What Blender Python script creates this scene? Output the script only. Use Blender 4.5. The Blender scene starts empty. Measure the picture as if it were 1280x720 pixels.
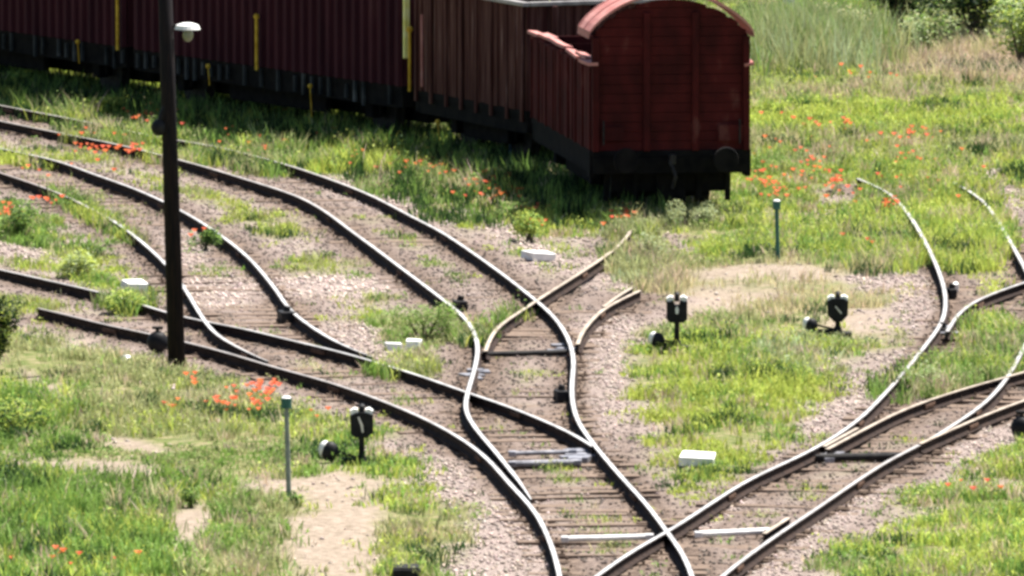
import bpy, bmesh, math, random
import numpy as np
from mathutils import Vector, Matrix
random.seed(7)
RNG = np.random.default_rng(11)
sc = bpy.context.scene
COL = sc.collection

# ------------------------------------------------------------------ camera
W0, H0 = 1280.0, 720.0
PITCH = math.radians(5.5)
FPX = 1373.0 / math.tan(PITCH)
CAMH = math.cos(PITCH) / 0.0596
cam_d = bpy.data.cameras.new("camera"); cam = bpy.data.objects.new("camera", cam_d); COL.objects.link(cam)
cam.location = (0, 0, CAMH); cam.rotation_euler = (math.pi / 2 - PITCH, 0, 0)
cam_d.sensor_width = 36.0; cam_d.lens = 36.0 * FPX / W0
cam_d.clip_start = 1.0; cam_d.clip_end = 6000.0
sc.camera = cam

# ------------------------------------------------------------------ light
SUN_EL, SUN_AZ = 64.0, 50.0          # azimuth from +Y (away from the camera) towards +X
world = bpy.data.worlds.new("World"); sc.world = world; world.use_nodes = True
wn = world.node_tree.nodes; wl = world.node_tree.links
bg = wn["Background"]; sky = wn.new("ShaderNodeTexSky"); sky.sky_type = 'NISHITA'
sky.sun_disc = False; sky.sun_elevation = math.radians(SUN_EL); sky.sun_rotation = math.radians(SUN_AZ)
sky.dust_density = 1.5
wl.new(sky.outputs[0], bg.inputs[0]); bg.inputs[1].default_value = 0.05
sd = bpy.data.lights.new("sun", 'SUN'); sd.energy = 5.0; sd.angle = math.radians(0.5); sd.color = (1.0, 0.955, 0.88)
so = bpy.data.objects.new("sun", sd); COL.objects.link(so)
el, az = math.radians(SUN_EL), math.radians(SUN_AZ)
sdir = Vector((math.sin(az) * math.cos(el), math.cos(az) * math.cos(el), math.sin(el)))
so.rotation_euler = sdir.to_track_quat('Z', 'Y').to_euler()
sc.view_settings.view_transform = 'Standard'; sc.view_settings.look = 'None'
sc.view_settings.gamma = 1.0; sc.view_settings.exposure = 1.45
sc.render.engine = 'CYCLES'
sc.cycles.pixel_filter_type = 'BLACKMAN_HARRIS'; sc.cycles.filter_width = 3.2
sc.cycles.max_bounces = 6; sc.cycles.transmission_bounces = 3; sc.cycles.diffuse_bounces = 2; sc.cycles.glossy_bounces = 2

# ------------------------------------------------------------------ survey: photo measurements turned into metres
CP, SP = math.cos(PITCH), math.sin(PITCH)
def G(px, py, z=0.0):
    """point at height z that the surveyor's sight line px,py meets"""
    dx = px - 640.0; u = 360.0 - py
    dz = u * CP - FPX * SP; dy = u * SP + FPX * CP
    t = (z - CAMH) / dz
    return Vector((dx * t, dy * t, z))
def PIX(x, y, z=0.0):
    """numpy: ground plan to photo coordinates, used only to look up what grows where"""
    zc = y * CP - (z - CAMH) * SP
    uc = y * SP + (z - CAMH) * CP
    return 640.0 + FPX * x / zc, 360.0 - FPX * uc / zc

# ------------------------------------------------------------------ materials
def nmat(name):
    m = bpy.data.materials.new(name); m.use_nodes = True
    nt = m.node_tree; return m, nt, nt.nodes["Principled BSDF"]
def noise(nt, scale, detail=4, coord='Object', stretch=None):
    tc = nt.nodes.new("ShaderNodeTexCoord"); n = nt.nodes.new("ShaderNodeTexNoise")
    n.inputs['Scale'].default_value = scale; n.inputs['Detail'].default_value = detail
    if stretch:
        mp = nt.nodes.new("ShaderNodeMapping"); mp.inputs['Scale'].default_value = stretch
        nt.links.new(tc.outputs[coord], mp.inputs[0]); nt.links.new(mp.outputs[0], n.inputs['Vector'])
    else:
        nt.links.new(tc.outputs[coord], n.inputs['Vector'])
    return n
def ramp(nt, src, stops):
    r = nt.nodes.new("ShaderNodeValToRGB"); e = r.color_ramp.elements
    e[0].position, e[0].color = stops[0][0], (*stops[0][1], 1)
    e[1].position, e[1].color = stops[-1][0], (*stops[-1][1], 1)
    for p, c in stops[1:-1]:
        k = e.new(p); k.color = (*c, 1)
    nt.links.new(src, r.inputs[0]); return r
def weathered(name, c1, c2, scale=3.0, rough=0.8, metal=0.0, stretch=None, c3=None, bump=0.0):
    m, nt, b = nmat(name)
    n = noise(nt, scale, 6, 'Object', stretch)
    st = [(0.35, c1), (0.62, c2)] + ([(0.72, c3)] if c3 else [])
    r = ramp(nt, n.outputs[0], st)
    nt.links.new(r.outputs[0], b.inputs['Base Color'])
    b.inputs['Roughness'].default_value = rough; b.inputs['Metallic'].default_value = metal
    b.inputs['Specular IOR Level'].default_value = .5 if rough < .5 else .12
    if bump:
        bp = nt.nodes.new("ShaderNodeBump"); bp.inputs['Strength'].default_value = bump; bp.inputs['Distance'].default_value = 0.02
        nt.links.new(n.outputs[0], bp.inputs['Height']); nt.links.new(bp.outputs[0], b.inputs['Normal'])
    return m
def plant_mat(name, trans=0.35, rough=0.65):
    m, nt, b = nmat(name)
    a = nt.nodes.new("ShaderNodeAttribute"); a.attribute_name = "tint"
    nt.links.new(a.outputs['Color'], b.inputs['Base Color'])
    b.inputs['Roughness'].default_value = rough
    b.inputs['Specular IOR Level'].default_value = 0.25
    tr = nt.nodes.new("ShaderNodeBsdfTranslucent"); nt.links.new(a.outputs['Color'], tr.inputs[0])
    mx = nt.nodes.new("ShaderNodeMixShader"); mx.inputs[0].default_value = trans
    out = nt.nodes["Material Output"]
    nt.links.new(b.outputs[0], mx.inputs[1]); nt.links.new(tr.outputs[0], mx.inputs[2]); nt.links.new(mx.outputs[0], out.inputs[0])
    return m
M = {}
M['plant'] = plant_mat("plant", 0.4)
M['petal'] = plant_mat("petal", 0.3)
M['stone'] = plant_mat("stone", 0.0, 0.9)
M['rail_side'] = weathered("rail_side", (.014, .009, .008), (.036, .022, .017), 9, .85)
M['rail_top'] = weathered("rail_top", (.62, .60, .58), (.80, .78, .76), 3, .42, .55)
def polished():
    m, nt, b = nmat('rail_top'); n = noise(nt, 3, 5); n2 = noise(nt, 14, 4)
    r1 = ramp(nt, n.outputs[0], [(.35, (.42, .405, .39)), (.62, (.66, .645, .63))]); r2 = ramp(nt, n2.outputs[0], [(.35, (.11, .085, .07)), (.65, (.26, .21, .18))])
    a = nt.nodes.new('ShaderNodeAttribute'); a.attribute_name = 'polish'
    mx = nt.nodes.new('ShaderNodeMix'); mx.data_type = 'RGBA'
    nt.links.new(a.outputs['Fac'], mx.inputs[0]); nt.links.new(r2.outputs[0], mx.inputs[6]); nt.links.new(r1.outputs[0], mx.inputs[7]); nt.links.new(mx.outputs[2], b.inputs['Base Color'])
    ml = nt.nodes.new('ShaderNodeMath'); ml.operation = 'MULTIPLY'; ml.inputs[1].default_value = .55; nt.links.new(a.outputs['Fac'], ml.inputs[0]); nt.links.new(ml.outputs[0], b.inputs['Metallic'])
    b.inputs['Roughness'].default_value = .44
    return m
M['rail_top'] = polished()
M['rail_worn'] = weathered("rail_worn", (.27, .225, .18), (.44, .375, .31), 4, .6, .15)
M['rail_joint'] = weathered('rail_joint', (.06, .035, .025), (.14, .085, .06), 12, .8)
M['sleeper'] = weathered("sleeper", (.085, .060, .046), (.21, .155, .12), 7, .9, 0, (1, 9, 1), (.30, .235, .19))
M['iron'] = weathered("dark_iron", (.012, .012, .014), (.035, .032, .03), 8, .6)
M['grease'] = weathered("greased_plate", (.12, .12, .14), (.30, .30, .33), 9, .45, .3)
M['white'] = weathered("white_paint", (.70, .70, .68), (.84, .83, .80), 6, .6)
M['pipe'] = weathered("pale_pipe", (.55, .53, .52), (.78, .76, .74), 6, .4, .3)
M['slate'] = weathered('slate_paint', (.03, .035, .06), (.08, .09, .13), 6, .7)
M['black'] = weathered("black_paint", (.008, .008, .010), (.02, .02, .022), 6, .55)
M['green_paint'] = weathered("green_paint", (.03, .10, .085), (.06, .15, .12), 8, .5)
M['blue_paint'] = weathered("blue_paint", (.04, .08, .16), (.07, .12, .22), 8, .5)
M['grey_paint'] = weathered("grey_paint", (.16, .19, .17), (.26, .29, .26), 8, .6)
M['yellow'] = weathered("yellow_paint", (.42, .25, .02), (.60, .40, .05), 8, .5)
M['sunlit_gap'] = weathered('sunlit_gap_tint', (.75, .72, .20), (.85, .85, .40), 6, .5)  # sunlit brightness put into the colour of the gap strip
M['maroon'] = weathered("maroon_paint", (.036, .006, .006), (.072, .010, .010), 3.0, .85, 0, (1, 1, .5), (.11, .035, .03))
M['plum'] = weathered("plum_paint", (.032, .008, .014), (.055, .014, .021), 1.6, .8, 0, (1, 1, .3), (.085, .035, .038))
M['wood_brown'] = weathered("old_wagon_boards", (.040, .011, .010), (.10, .045, .038), 2.6, .85, 0, (5, 5, .3), (.24, .155, .14))
M['roof_pink'] = weathered("roof_glare_pink", (.36, .14, .125), (.48, .23, .205), 3, .6)  # red oxide roof, sun and sky glare put into the pink
M['rim'] = weathered("grey_rim", (.22, .205, .20), (.36, .34, .33), 4, .5)
M['frame_dark'] = weathered("underframe", (.003, .003, .004), (.010, .009, .009), 5, .9)
M['bracket'] = weathered("bracket_grey", (.012, .014, .016), (.05, .055, .058), 2, .85, 0, None, (.11, .115, .115))
M['pole'] = weathered("creosote_pole", (.006, .006, .009), (.018, .013, .013), 5, .85, 0, (8, 8, .6))
M['glass'] = weathered("dim_glass", (.10, .11, .08), (.18, .19, .14), 6, .2)
M['bark'] = weathered("bark", (.07, .055, .045), (.16, .13, .10), 7, .9)

# ------------------------------------------------------------------ helpers
def tag(o, label=None, cat=None, group=None, kind=None):
    if label: o['label'] = label
    if cat: o['category'] = cat
    if group: o['group'] = group
    if kind: o['kind'] = kind
    return o
def empty(name, loc=(0, 0, 0), rz=0.0, label=None, cat=None, group=None):
    o = bpy.data.objects.new(name, None); COL.objects.link(o); o.location = loc; o.rotation_euler = (0, 0, rz)
    o.empty_display_size = 0.3
    return tag(o, label, cat, group)
def link_mesh(name, me, parent=None):
    o = bpy.data.objects.new(name, me); COL.objects.link(o)
    if parent is not None: o.parent = parent
    return o
class MB:
    def __init__(s): s.bm = bmesh.new()
    def box(s, c, size, rz=0.0, rx=0.0, ry=0.0, bev=0.0, jit=0.0):
        r = bmesh.ops.create_cube(s.bm, size=1.0); vs = r['verts']
        bmesh.ops.scale(s.bm, vec=size, verts=vs)
        if jit:
            for v in vs: v.co += Vector([random.uniform(-jit, jit) for _ in range(3)])
        if bev:
            es = list({e for v in vs for e in v.link_edges})
            r2 = bmesh.ops.bevel(s.bm, geom=es, offset=bev, segments=2, affect='EDGES', profile=0.6)
            vs = list({v for f in r2['faces'] for v in f.verts} | {v for v in vs if v.is_valid})
        m = Matrix.Translation(c) @ Matrix.Rotation(rz, 4, 'Z') @ Matrix.Rotation(ry, 4, 'Y') @ Matrix.Rotation(rx, 4, 'X')
        bmesh.ops.transform(s.bm, matrix=m, verts=vs); return s
    def cyl(s, a, b, r0, r1=None, seg=14):
        a, b = Vector(a), Vector(b); d = b - a; r1 = r0 if r1 is None else r1
        r = bmesh.ops.create_cone(s.bm, cap_ends=True, segments=seg, radius1=r0, radius2=r1, depth=d.length)
        m = Matrix.Translation((a + b) / 2) @ d.to_track_quat('Z', 'Y').to_matrix().to_4x4()
        bmesh.ops.transform(s.bm, matrix=m, verts=r['verts']); return s
    def ball(s, c, r, sc_=(1, 1, 1)):
        q = bmesh.ops.create_uvsphere(s.bm, u_segments=16, v_segments=10, radius=r)
        bmesh.ops.scale(s.bm, vec=sc_, verts=q['verts']); bmesh.ops.translate(s.bm, vec=c, verts=q['verts']); return s
    def prism(s, pts, y0, y1, axis='x'):
        """outline pts (u,z) extruded between y0 and y1; u runs along the other horizontal axis"""
        def P(u, z, w): return (w, u, z) if axis == 'x' else (u, w, z)
        a = [s.bm.verts.new(P(u, z, y0)) for u, z in pts]; b = [s.bm.verts.new(P(u, z, y1)) for u, z in pts]
        s.bm.faces.new(a); s.bm.faces.new(b[::-1]); n = len(pts)
        for i in range(n): s.bm.faces.new((a[i], b[i], b[(i + 1) % n], a[(i + 1) % n]))
        return s
    def build(s, name, mat, parent=None, smooth=False):
        bmesh.ops.recalc_face_normals(s.bm, faces=s.bm.faces)
        me = bpy.data.meshes.new(name); s.bm.to_mesh(me); s.bm.free()
        me.materials.append(mat)
        if smooth:
            for p in me.polygons: p.use_smooth = True
        return link_mesh(name, me, parent)

def vnoise(x, y, scale, seed=0):
    x = np.asarray(x) / scale + 137.3 * seed; y = np.asarray(y) / scale + 71.7 * seed
    xi, yi = np.floor(x).astype(np.int64), np.floor(y).astype(np.int64); fx, fy = x - xi, y - yi
    fx = fx * fx * (3 - 2 * fx); fy = fy * fy * (3 - 2 * fy)
    def h(a, b):
        v = np.sin(a * 127.1 + b * 311.7 + seed * 17.17) * 43758.5453
        return v - np.floor(v)
    return (h(xi, yi) * (1 - fx) + h(xi + 1, yi) * fx) * (1 - fy) + (h(xi, yi + 1) * (1 - fx) + h(xi + 1, yi + 1) * fx) * fy
def fbm(x, y, scale, seed=0):
    return (vnoise(x, y, scale, seed) * .5 + vnoise(x, y, scale / 2.1, seed + 1) * .28 + vnoise(x, y, scale / 4.3, seed + 2) * .22)

# ------------------------------------------------------------------ track lines
RH = 0.14                     # rail head above sleeper
def curve_pts(pix, z=RH, step=0.35, smooth=8):
    P = [G(px, py, z) for px, py in pix]
    out = []
    n = len(P)
    for i in range(n - 1):
        p0 = P[i - 1] if i else P[i] * 2 - P[i + 1]; p1, p2 = P[i], P[i + 1]
        p3 = P[i + 2] if i + 2 < n else P[i + 1] * 2 - P[i]
        L = (p2 - p1).length; k = max(1, int(L / step))
        # centripetal-style tangents scaled by chord
        m1 = (p2 - p0) * (L / max(1e-6, (p2 - p0).length)); m2 = (p3 - p1) * (L / max(1e-6, (p3 - p1).length))
        for j in range(k):
            t = j / k; t2, t3 = t * t, t * t * t
            out.append(p1 * (2 * t3 - 3 * t2 + 1) + m1 * (t3 - 2 * t2 + t) + p2 * (-2 * t3 + 3 * t2) + m2 * (t3 - t2))
    out.append(P[-1])
    A = np.array([list(v) for v in out])
    for _ in range(smooth):
        A[1:-1] = A[1:-1] * .5 + (A[:-2] + A[2:]) * .25
    # even resample
    d = np.r_[0, np.cumsum(np.linalg.norm(np.diff(A, axis=0), axis=1))]
    q = np.linspace(0, d[-1], max(2, int(d[-1] / step)))
    return np.stack([np.interp(q, d, A[:, i]) for i in range(3)], 1)

R1a = [(-60,120),(0,132),(110,153),(187,170),(267,183),(347,203),(400,220),(460,243),(520,274),(553,291),(620,337),(665,372),(692,396),(710,423),(717,450),(715,480),(716,505),(724,530),(744,558),(777,597),(809,632),(835,667),(854,694),(868,730),(875,760)]
R1b = [(-60,140),(0,152),(77,168),(140,180),(240,205),(300,223),(380,250),(449,297),(500,335),(554,376),(584,402),(597,431),(594,460),(586,487),(582,514),(597,540),(617,563),(633,583),(650,604),(664,626)]
R2a = [(-60,172),(0,187),(67,201),(117,219),(160,234),(202,252),(253,280),(307,320),(343,361),(362,388),(385,407),(415,426),(440,438),(466,448)]
R2b = [(-60,198),(0,216),(67,239),(108,258),(152,283),(202,325),(231,361),(253,397),(270,418),(289,430),(312,442),(335,452)]
R3a = [(-60,322),(0,337),(54,349),(144,370),(181,382),(231,397),(307,411),(361,425),(419,438),(484,457),(526,470),(582,490),(633,507),(687,529),(727,548),(741,558)]
R3b = [(48,386),(72,391),(137,408),(188,418),(231,428),(289,443),(343,460),(397,474),(452,492),(524,521),(578,550),(611,576),(633,601),(669,641),(687,677),(698,713),(703,745)]
R4a = [(700,758),(745,722),(780,697),(815,676),(839,663),(885,633),(936,601),(1014,564),(1069,529),(1108,491),(1135,460),(1159,430),(1178,402),(1182,374),(1175,344),(1160,310),(1142,278),(1125,255),(1108,240),(1072,224)]
R4b = [(860,762),(905,718),(955,680),(1014,640),(1108,577),(1155,553),(1190,532),(1229,505),(1256,476),(1277,440),(1294,404),(1297,374),(1281,335),(1264,304),(1245,272),(1223,246),(1191,227)]
R5a = [(1034,562),(1077,539),(1131,512),(1190,491),(1249,474),(1280,466),(1340,447)]
R5b = [(1150,556),(1190,538),(1249,513),(1280,502),(1340,480)]
R6a = [(1184,416),(1195,398),(1208,385),(1234,371),(1279,355),(1340,335)]
R6b = [(1292,408),(1303,400),(1330,388),(1370,375)]
R7a = [(607,440),(611,428),(622,410),(651,390),(672,376),(692,363),(727,341),(758,320),(779,303),(790,287)]
R7b = [(722,430),(727,416),(737,403),(752,388),(772,376),(800,363)]
RX = [(755,384),(770,372),(790,360)]                    # short guard rail on the rusty branch
RY = [(1030,558),(1050,547),(1072,535)]                 # guard rail near the right frog
RZ = [(955,668),(970,658),(986,648)]
PROFILE = [(-.064, 0), (.064, 0), (.064, .010), (.020, .024), (.010, .036), (.010, .108), (.030, .118), (.034, .128), (.029, RH), (-.029, RH), (-.034, .128), (-.030, .118), (-.010, .108), (-.010, .036), (-.020, .024), (-.064, .010)]
RAILS_XY = []
zoff = [0]
def wear(stops, A):
    px, _ = PIX(A[:, 0], A[:, 1], RH); return np.interp(px, [q[0] for q in stops], [q[1] for q in stops])
def rail(pix, parent, top='rail_top', pts=None, name='rail', pol=((0, 1), (1280, 1)), taper=False):
    A = curve_pts(pix) if pts is None else pts
    RAILS_XY.append(A[:, :2])
    zoff[0] += 1; dz = ((zoff[0] * 3) % 8) * 0.003
    T = np.gradient(A[:, :2], axis=0); T /= np.linalg.norm(T, axis=1)[:, None]
    N = np.stack([-T[:, 1], T[:, 0]], 1)
    dd = np.r_[0, np.cumsum(np.linalg.norm(np.diff(A[:, :2], axis=0), axis=1))]; tp = np.ones(len(A))
    if taper: tp = np.clip(.25 + (dd[-1] - dd) / 4.0, .25, 1)
    n, k = len(A), len(PROFILE); V = np.zeros((n, k, 3))
    for j, (u, h) in enumerate(PROFILE):
        V[:, j, :2] = A[:, :2] + N * u * 1.0 * tp[:, None]; V[:, j, 2] = h + dz
    faces = [(i * k + j, i * k + (j + 1) % k, (i + 1) * k + (j + 1) % k, (i + 1) * k + j) for i in range(n - 1) for j in range(k)]
    faces += [tuple(range(k))[::-1], tuple((n - 1) * k + j for j in range(k))]
    me = bpy.data.meshes.new(name); me.from_pydata(V.reshape(-1, 3).tolist(), [], faces)
    me.materials.append(M['rail_side']); me.materials.append(M[top])
    mi = [1 if (f % k) in (8,) and f < (n - 1) * k else 0 for f in range(len(faces))]
    me.polygons.foreach_set('material_index', mi); me.update()
    pa_ = me.attributes.new('polish', 'FLOAT', 'POINT'); pa_.data.foreach_set('value', np.repeat(wear(pol, A), k).astype(np.float32))
    o_ = link_mesh(name, me, parent)
    if name == 'rail' and pts is None: FP.append((A, parent))
    return o_
FP = []
def fishplates(A, parent, first=3.0, every=9.0):
    d = np.r_[0, np.cumsum(np.linalg.norm(np.diff(A[:, :2], axis=0), axis=1))]; q = first
    while q < d[-1] - 1:
        i = int(np.searchsorted(d, q)); a_ = A[i, :2]; t = A[min(i + 1, len(A) - 1), :2] - A[i - 1, :2]; rz = math.atan2(t[1], t[0]); m = MB()
        m.box((a_[0], a_[1], .078), (.46, .075, .065), rz=rz, bev=.006)
        for k_ in (-.16, -.05, .05, .16):
            c_ = Vector((a_[0] + math.cos(rz) * k_, a_[1] + math.sin(rz) * k_, .078)); nn_ = Vector((-math.sin(rz), math.cos(rz), 0)) * .055
            m.cyl(c_ - nn_, c_ + nn_, .014, seg=6)
        m.build('fishplate', M['rail_joint'], parent); q += every
SLEEPER_XY = []
sl_mesh = []
for v in range(4):
    b = MB(); b.box((0, 0, -.07), (2.20, .25, .14), bev=.012, jit=.012)
    for sx in (-.72, .72):
        b.box((sx, 0, .008), (.30, .15, .018), bev=.004)
        for bx in (-.11, .11): b.cyl((sx + bx, .03 * (v - 1.5), .01), (sx + bx, .03 * (v - 1.5), .05), .018, seg=6)
    o = b.build('sleeper', M['sleeper']); sl_mesh.append(o.data); bpy.data.objects.remove(o)
def sleepers(pa, pb, parent, y_lo, y_hi, step=.62, near=None):
    """sleepers square to the line midway between two rails, for the world depths y_lo..y_hi"""
    A, B = curve_pts(pa), curve_pts(pb)
    # resample both rails against each other: nearest point on B for each A
    mids = []
    for p in A[:, :2]:
        d = np.linalg.norm(B[:, :2] - p, axis=1); j = int(d.argmin())
        if d[j] < 1.75 and d[j] > 1.0: mids.append((p + B[j, :2]) / 2)
    if len(mids) < 3: return 0
    C = np.array(mids)
    for _ in range(10): C[1:-1] = C[1:-1] * .5 + (C[:-2] + C[2:]) * .25
    d = np.r_[0, np.cumsum(np.linalg.norm(np.diff(C, axis=0), axis=1))]
    q = np.arange(0, d[-1], step); X = np.interp(q, d, C[:, 0]); Y = np.interp(q, d, C[:, 1])
    T = np.arctan2(np.gradient(Y), np.gradient(X)); cnt = 0
    for x, y, t in zip(X, Y, T):
        if not (y_lo < y < y_hi): continue
        if SLEEPER_XY and min((x - a) ** 2 + (y - b_) ** 2 for a, b_ in SLEEPER_XY) < .45 ** 2: continue
        SLEEPER_XY.append((x, y)); cnt += 1
        o = bpy.data.objects.new('sleeper', sl_mesh[random.randrange(4)]); COL.objects.link(o); o.parent = parent
        o.location = (x + random.uniform(-.05, .05), y + random.uniform(-.07, .07), random.uniform(-.032, .006)); o.rotation_euler = (random.uniform(-.03, .03), random.uniform(-.012, .012), t + math.pi / 2 + random.uniform(-.035, .035))
    return cnt
GT = 'railway tracks of the yard'
def track(label): return empty('railway_track', (0, 0, 0), 0, label, 'railway track', GT)
t1 = track('uppermost polished track curving from the upper left down to the bottom centre crossing')
rail(R1a, t1, pol=((0, .5), (300, .6), (520, .85), (640, 1))); rail(R1b, t1, pol=((0, .45), (250, .5), (480, .85), (560, 1)), taper=True)
sleepers(R1b, R1a, t1, 130, 224)
t3 = track('lowest left track, passing the foot of the pole and ending at the bottom centre')
rail(R3a, t3, pol=((0, .6), (250, .8), (420, .9), (560, 1))); rail(R3b, t3, pol=((0, .3), (420, .4), (540, .7), (620, 1)))
sleepers(R3b, R3a, t3, 130, 215); sleepers(R3b, R1a[-9:], t3, 130, 215)
t2 = track('second track from the top left, curving steeply behind the pole into the lowest one')
rail(R2a, t2, pol=((0, .7), (250, .9), (440, 1)), taper=True); rail(R2b, t2, pol=((0, .1), (110, .35), (170, .9), (300, .9)), taper=True)
sleepers(R2b, R2a, t2, 130, 220)
t4 = track('long track sweeping from the bottom crossing up round the right into the meadow')
rail(R4a, t4, pol=((740, 1), (1040, .95), (1120, .8))); rail(R4b, t4, pol=((900, .75), (1100, .5), (1240, .8)))
sleepers(R4b, R4a, t4, 130, 215)
t5 = track('worn brownish track branching off low at the right edge')
rail(R5a, t5, 'rail_worn'); rail(R5b, t5, 'rail_worn'); rail(RY, t5, 'rail_worn', name='guard_rail'); rail(RZ, t5, 'rail_worn', name='guard_rail')
sleepers(R5b, R5a, t5, 130, 215)
t6 = track('short curved branch leaving the right hand track at its tightest bend')
rail(R6a, t6, pol=((1180, .7), (1300, .8))); rail(R6b, t6)
t7 = track('rusty branch track in the middle, lost in grass below the red wagon')
rail(R7a, t7, 'rail_worn'); rail(R7b, t7, 'rail_worn'); rail(RX, t7, 'rail_worn', name='guard_rail')
sleepers(R7a, R7b, t7, 130, 215)

for i_, (A_, p_) in enumerate(FP): fishplates(A_, p_, 2.5 + (i_ * 1.7) % 5)
# cross rods and switch plates (they move with the switches: parts of their tracks)
def rod(parent, p, q, r, mat, name='switch_rod', z=.05):
    a, b = G(p[0], p[1], z), G(q[0], q[1], z)
    m = MB(); m.cyl(a, b, r, seg=10)
    for e in (a, b): m.box(e, (.10, .16, .07), bev=.01)
    return m.build(name, M[mat], parent)
rod(t3, (706, 674), (812, 671), .040, 'pipe', 'stretcher_rod', .09)
rod(t4, (873, 668), (960, 664), .045, 'pipe', 'stretcher_rod', .09)
rod(t3, (640, 567), (716, 565), .032, 'grease'); rod(t3, (640, 580), (722, 578), .045, 'grease')
rod(t1, (606, 443), (712, 440), .040, 'iron'); rod(t4, (1024, 572), (1120, 570), .050, 'iron')
def plates(parent, px, py, w, n):
    for k in range(n):
        m = MB(); c = G(px + random.uniform(-w, w), py + random.uniform(-7, 7), .015)
        m.box(c, (random.uniform(.12, .3), random.uniform(.15, .4), random.uniform(.03, .09)), rz=random.uniform(-.4, .4), bev=.008)
        m.build('slide_plate', M['grease'], parent)
plates(t3, 725, 570, 18, 9); plates(t1, 690, 438, 18, 7); plates(t4, 1030, 568, 12, 6); plates(t4, 1183, 415, 8, 5)
plates(t3, 597, 470, 10, 4)
def lump(parent, px, py, sx, sy, sz, mat='iron', name='switch_clamp'):
    c = G(px, py, 0); m = MB(); m.box((c.x, c.y, sz / 2), (sx, sy, sz), rz=.2, bev=.02)
    m.cyl((c.x, c.y, sz), (c.x + .02, c.y, sz + .07), .05); m.cyl((c.x - sx * .7, c.y, .04), (c.x + sx * .7, c.y, .05), .025)
    return m.build(name, M[mat], parent)
lump(t1, 701, 502, .16, .3, .16); lump(t2, 358, 404, .22, .4, .18); lump(t4, 1189, 372, .12, .3, .14)
lump(t1, 575, 388, .18, .3, .15); lump(t4, 1178, 418, .20, .3, .10)

# ------------------------------------------------------------------ what grows and lies where
RXY = np.concatenate(RAILS_XY)
# coarse grid lookup of the distance to the nearest rail
gx = np.arange(-16, 16, .15); gy = np.arange(126, 290, .3)
GX, GY = np.meshgrid(gx, gy)
D2 = np.full(GX.shape, 1e9)
for A in RAILS_XY:
    for p in A[::1]:
        i0, i1 = np.searchsorted(gx, p[0] - 4), np.searchsorted(gx, p[0] + 4)
        j0, j1 = np.searchsorted(gy, p[1] - 4), np.searchsorted(gy, p[1] + 4)
        sub = D2[j0:j1, i0:i1]
        np.minimum(sub, (GX[j0:j1, i0:i1] - p[0]) ** 2 + (GY[j0:j1, i0:i1] - p[1]) ** 2, out=sub)
DR = np.minimum(np.sqrt(D2), 4.0)
def raildist(x, y):
    i = np.clip(((x - gx[0]) / .15).astype(int), 0, len(gx) - 1); j = np.clip(((y - gy[0]) / .3).astype(int), 0, len(gy) - 1)
    inside = (x > gx[0]) & (x < gx[-1]) & (y > gy[0]) & (y < gy[-1])
    return np.where(inside, DR[j, i], 4.0)
def blob(px, py, b):
    cx, cy, rx, ry = b[:4]; a = math.radians(b[4]) if len(b) > 4 else 0
    dx, dy = px - cx, py - cy; u = (dx * math.cos(a) + dy * math.sin(a)) / rx; v = (-dx * math.sin(a) + dy * math.cos(a)) / ry
    return np.clip(1.6 - 1.1 * np.sqrt(u * u + v * v), 0, 1)
def blobs(px, py, L):
    r = np.zeros_like(px)
    for b in L: r = np.maximum(r, blob(px, py, b))
    return r
GRAVEL = [(390,358,110,17),(270,365,60,24),(650,300,120,12,28),(470,250,120,14,20),(760,480,26,70),(756,410,40,22),(640,665,60,55),(625,720,70,40),(1100,478,52,26,-35),(1040,520,50,16,-30),
          (980,690,60,28,-35),(1060,640,60,14,-33),(1230,555,60,16,-22),(30,318,60,9,10),(445,425,60,20,14),(230,310,30,22),(760,350,40,14),(560,600,40,26,35),(1140,380,26,40),(470,505,70,9,20),(900,640,50,12,-30),
          (720,330,60,10),(1110,350,50,12),(1245,250,24,44,-30)]
DIRT = [(90,590,120,13),(422,660,62,72,8),(385,612,90,12),(240,665,26,40,30),(150,556,50,8,12),(60,490,40,8,35),(960,345,110,14),(910,375,80,20),(1080,400,50,18),(1160,330,26,14),(0,575,60,10),
        (400,365,90,14),(1235,605,45,8),(1170,220,90,6,12),(440,700,40,30),(200,436,70,8,10),(130,425,60,8)]
PALE = [(395,360,110,13),(265,372,50,16),(230,345,20,16)]
BALD = [(390,358,110,15),(80,592,130,12),(422,660,50,66,8),(400,612,60,9),(240,665,20,34,30),(240,556,26,6,12),(640,670,40,50),(765,480,16,60),(650,300,90,7,28),(900,350,50,8)]
def ground_fields(x, y):
    px, py = PIX(x, y)
    n = fbm(x, y, 1.6, 3); n2 = fbm(x, y, .7, 9)
    dr = raildist(x, y)
    bed = np.clip(1.7 - dr * 1.25 + (n - .5) * 2.4, 0, 1)
    grav = np.clip(blobs(px, py, GRAVEL) * 1.5 + (n2 - .5) * 1.3 - .15, 0, 1)
    dirt = np.clip(blobs(px, py, DIRT) * 1.5 + (n - .5) * 1.5 - .15, 0, 1)
    return px, py, dr, bed, grav, dirt

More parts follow.
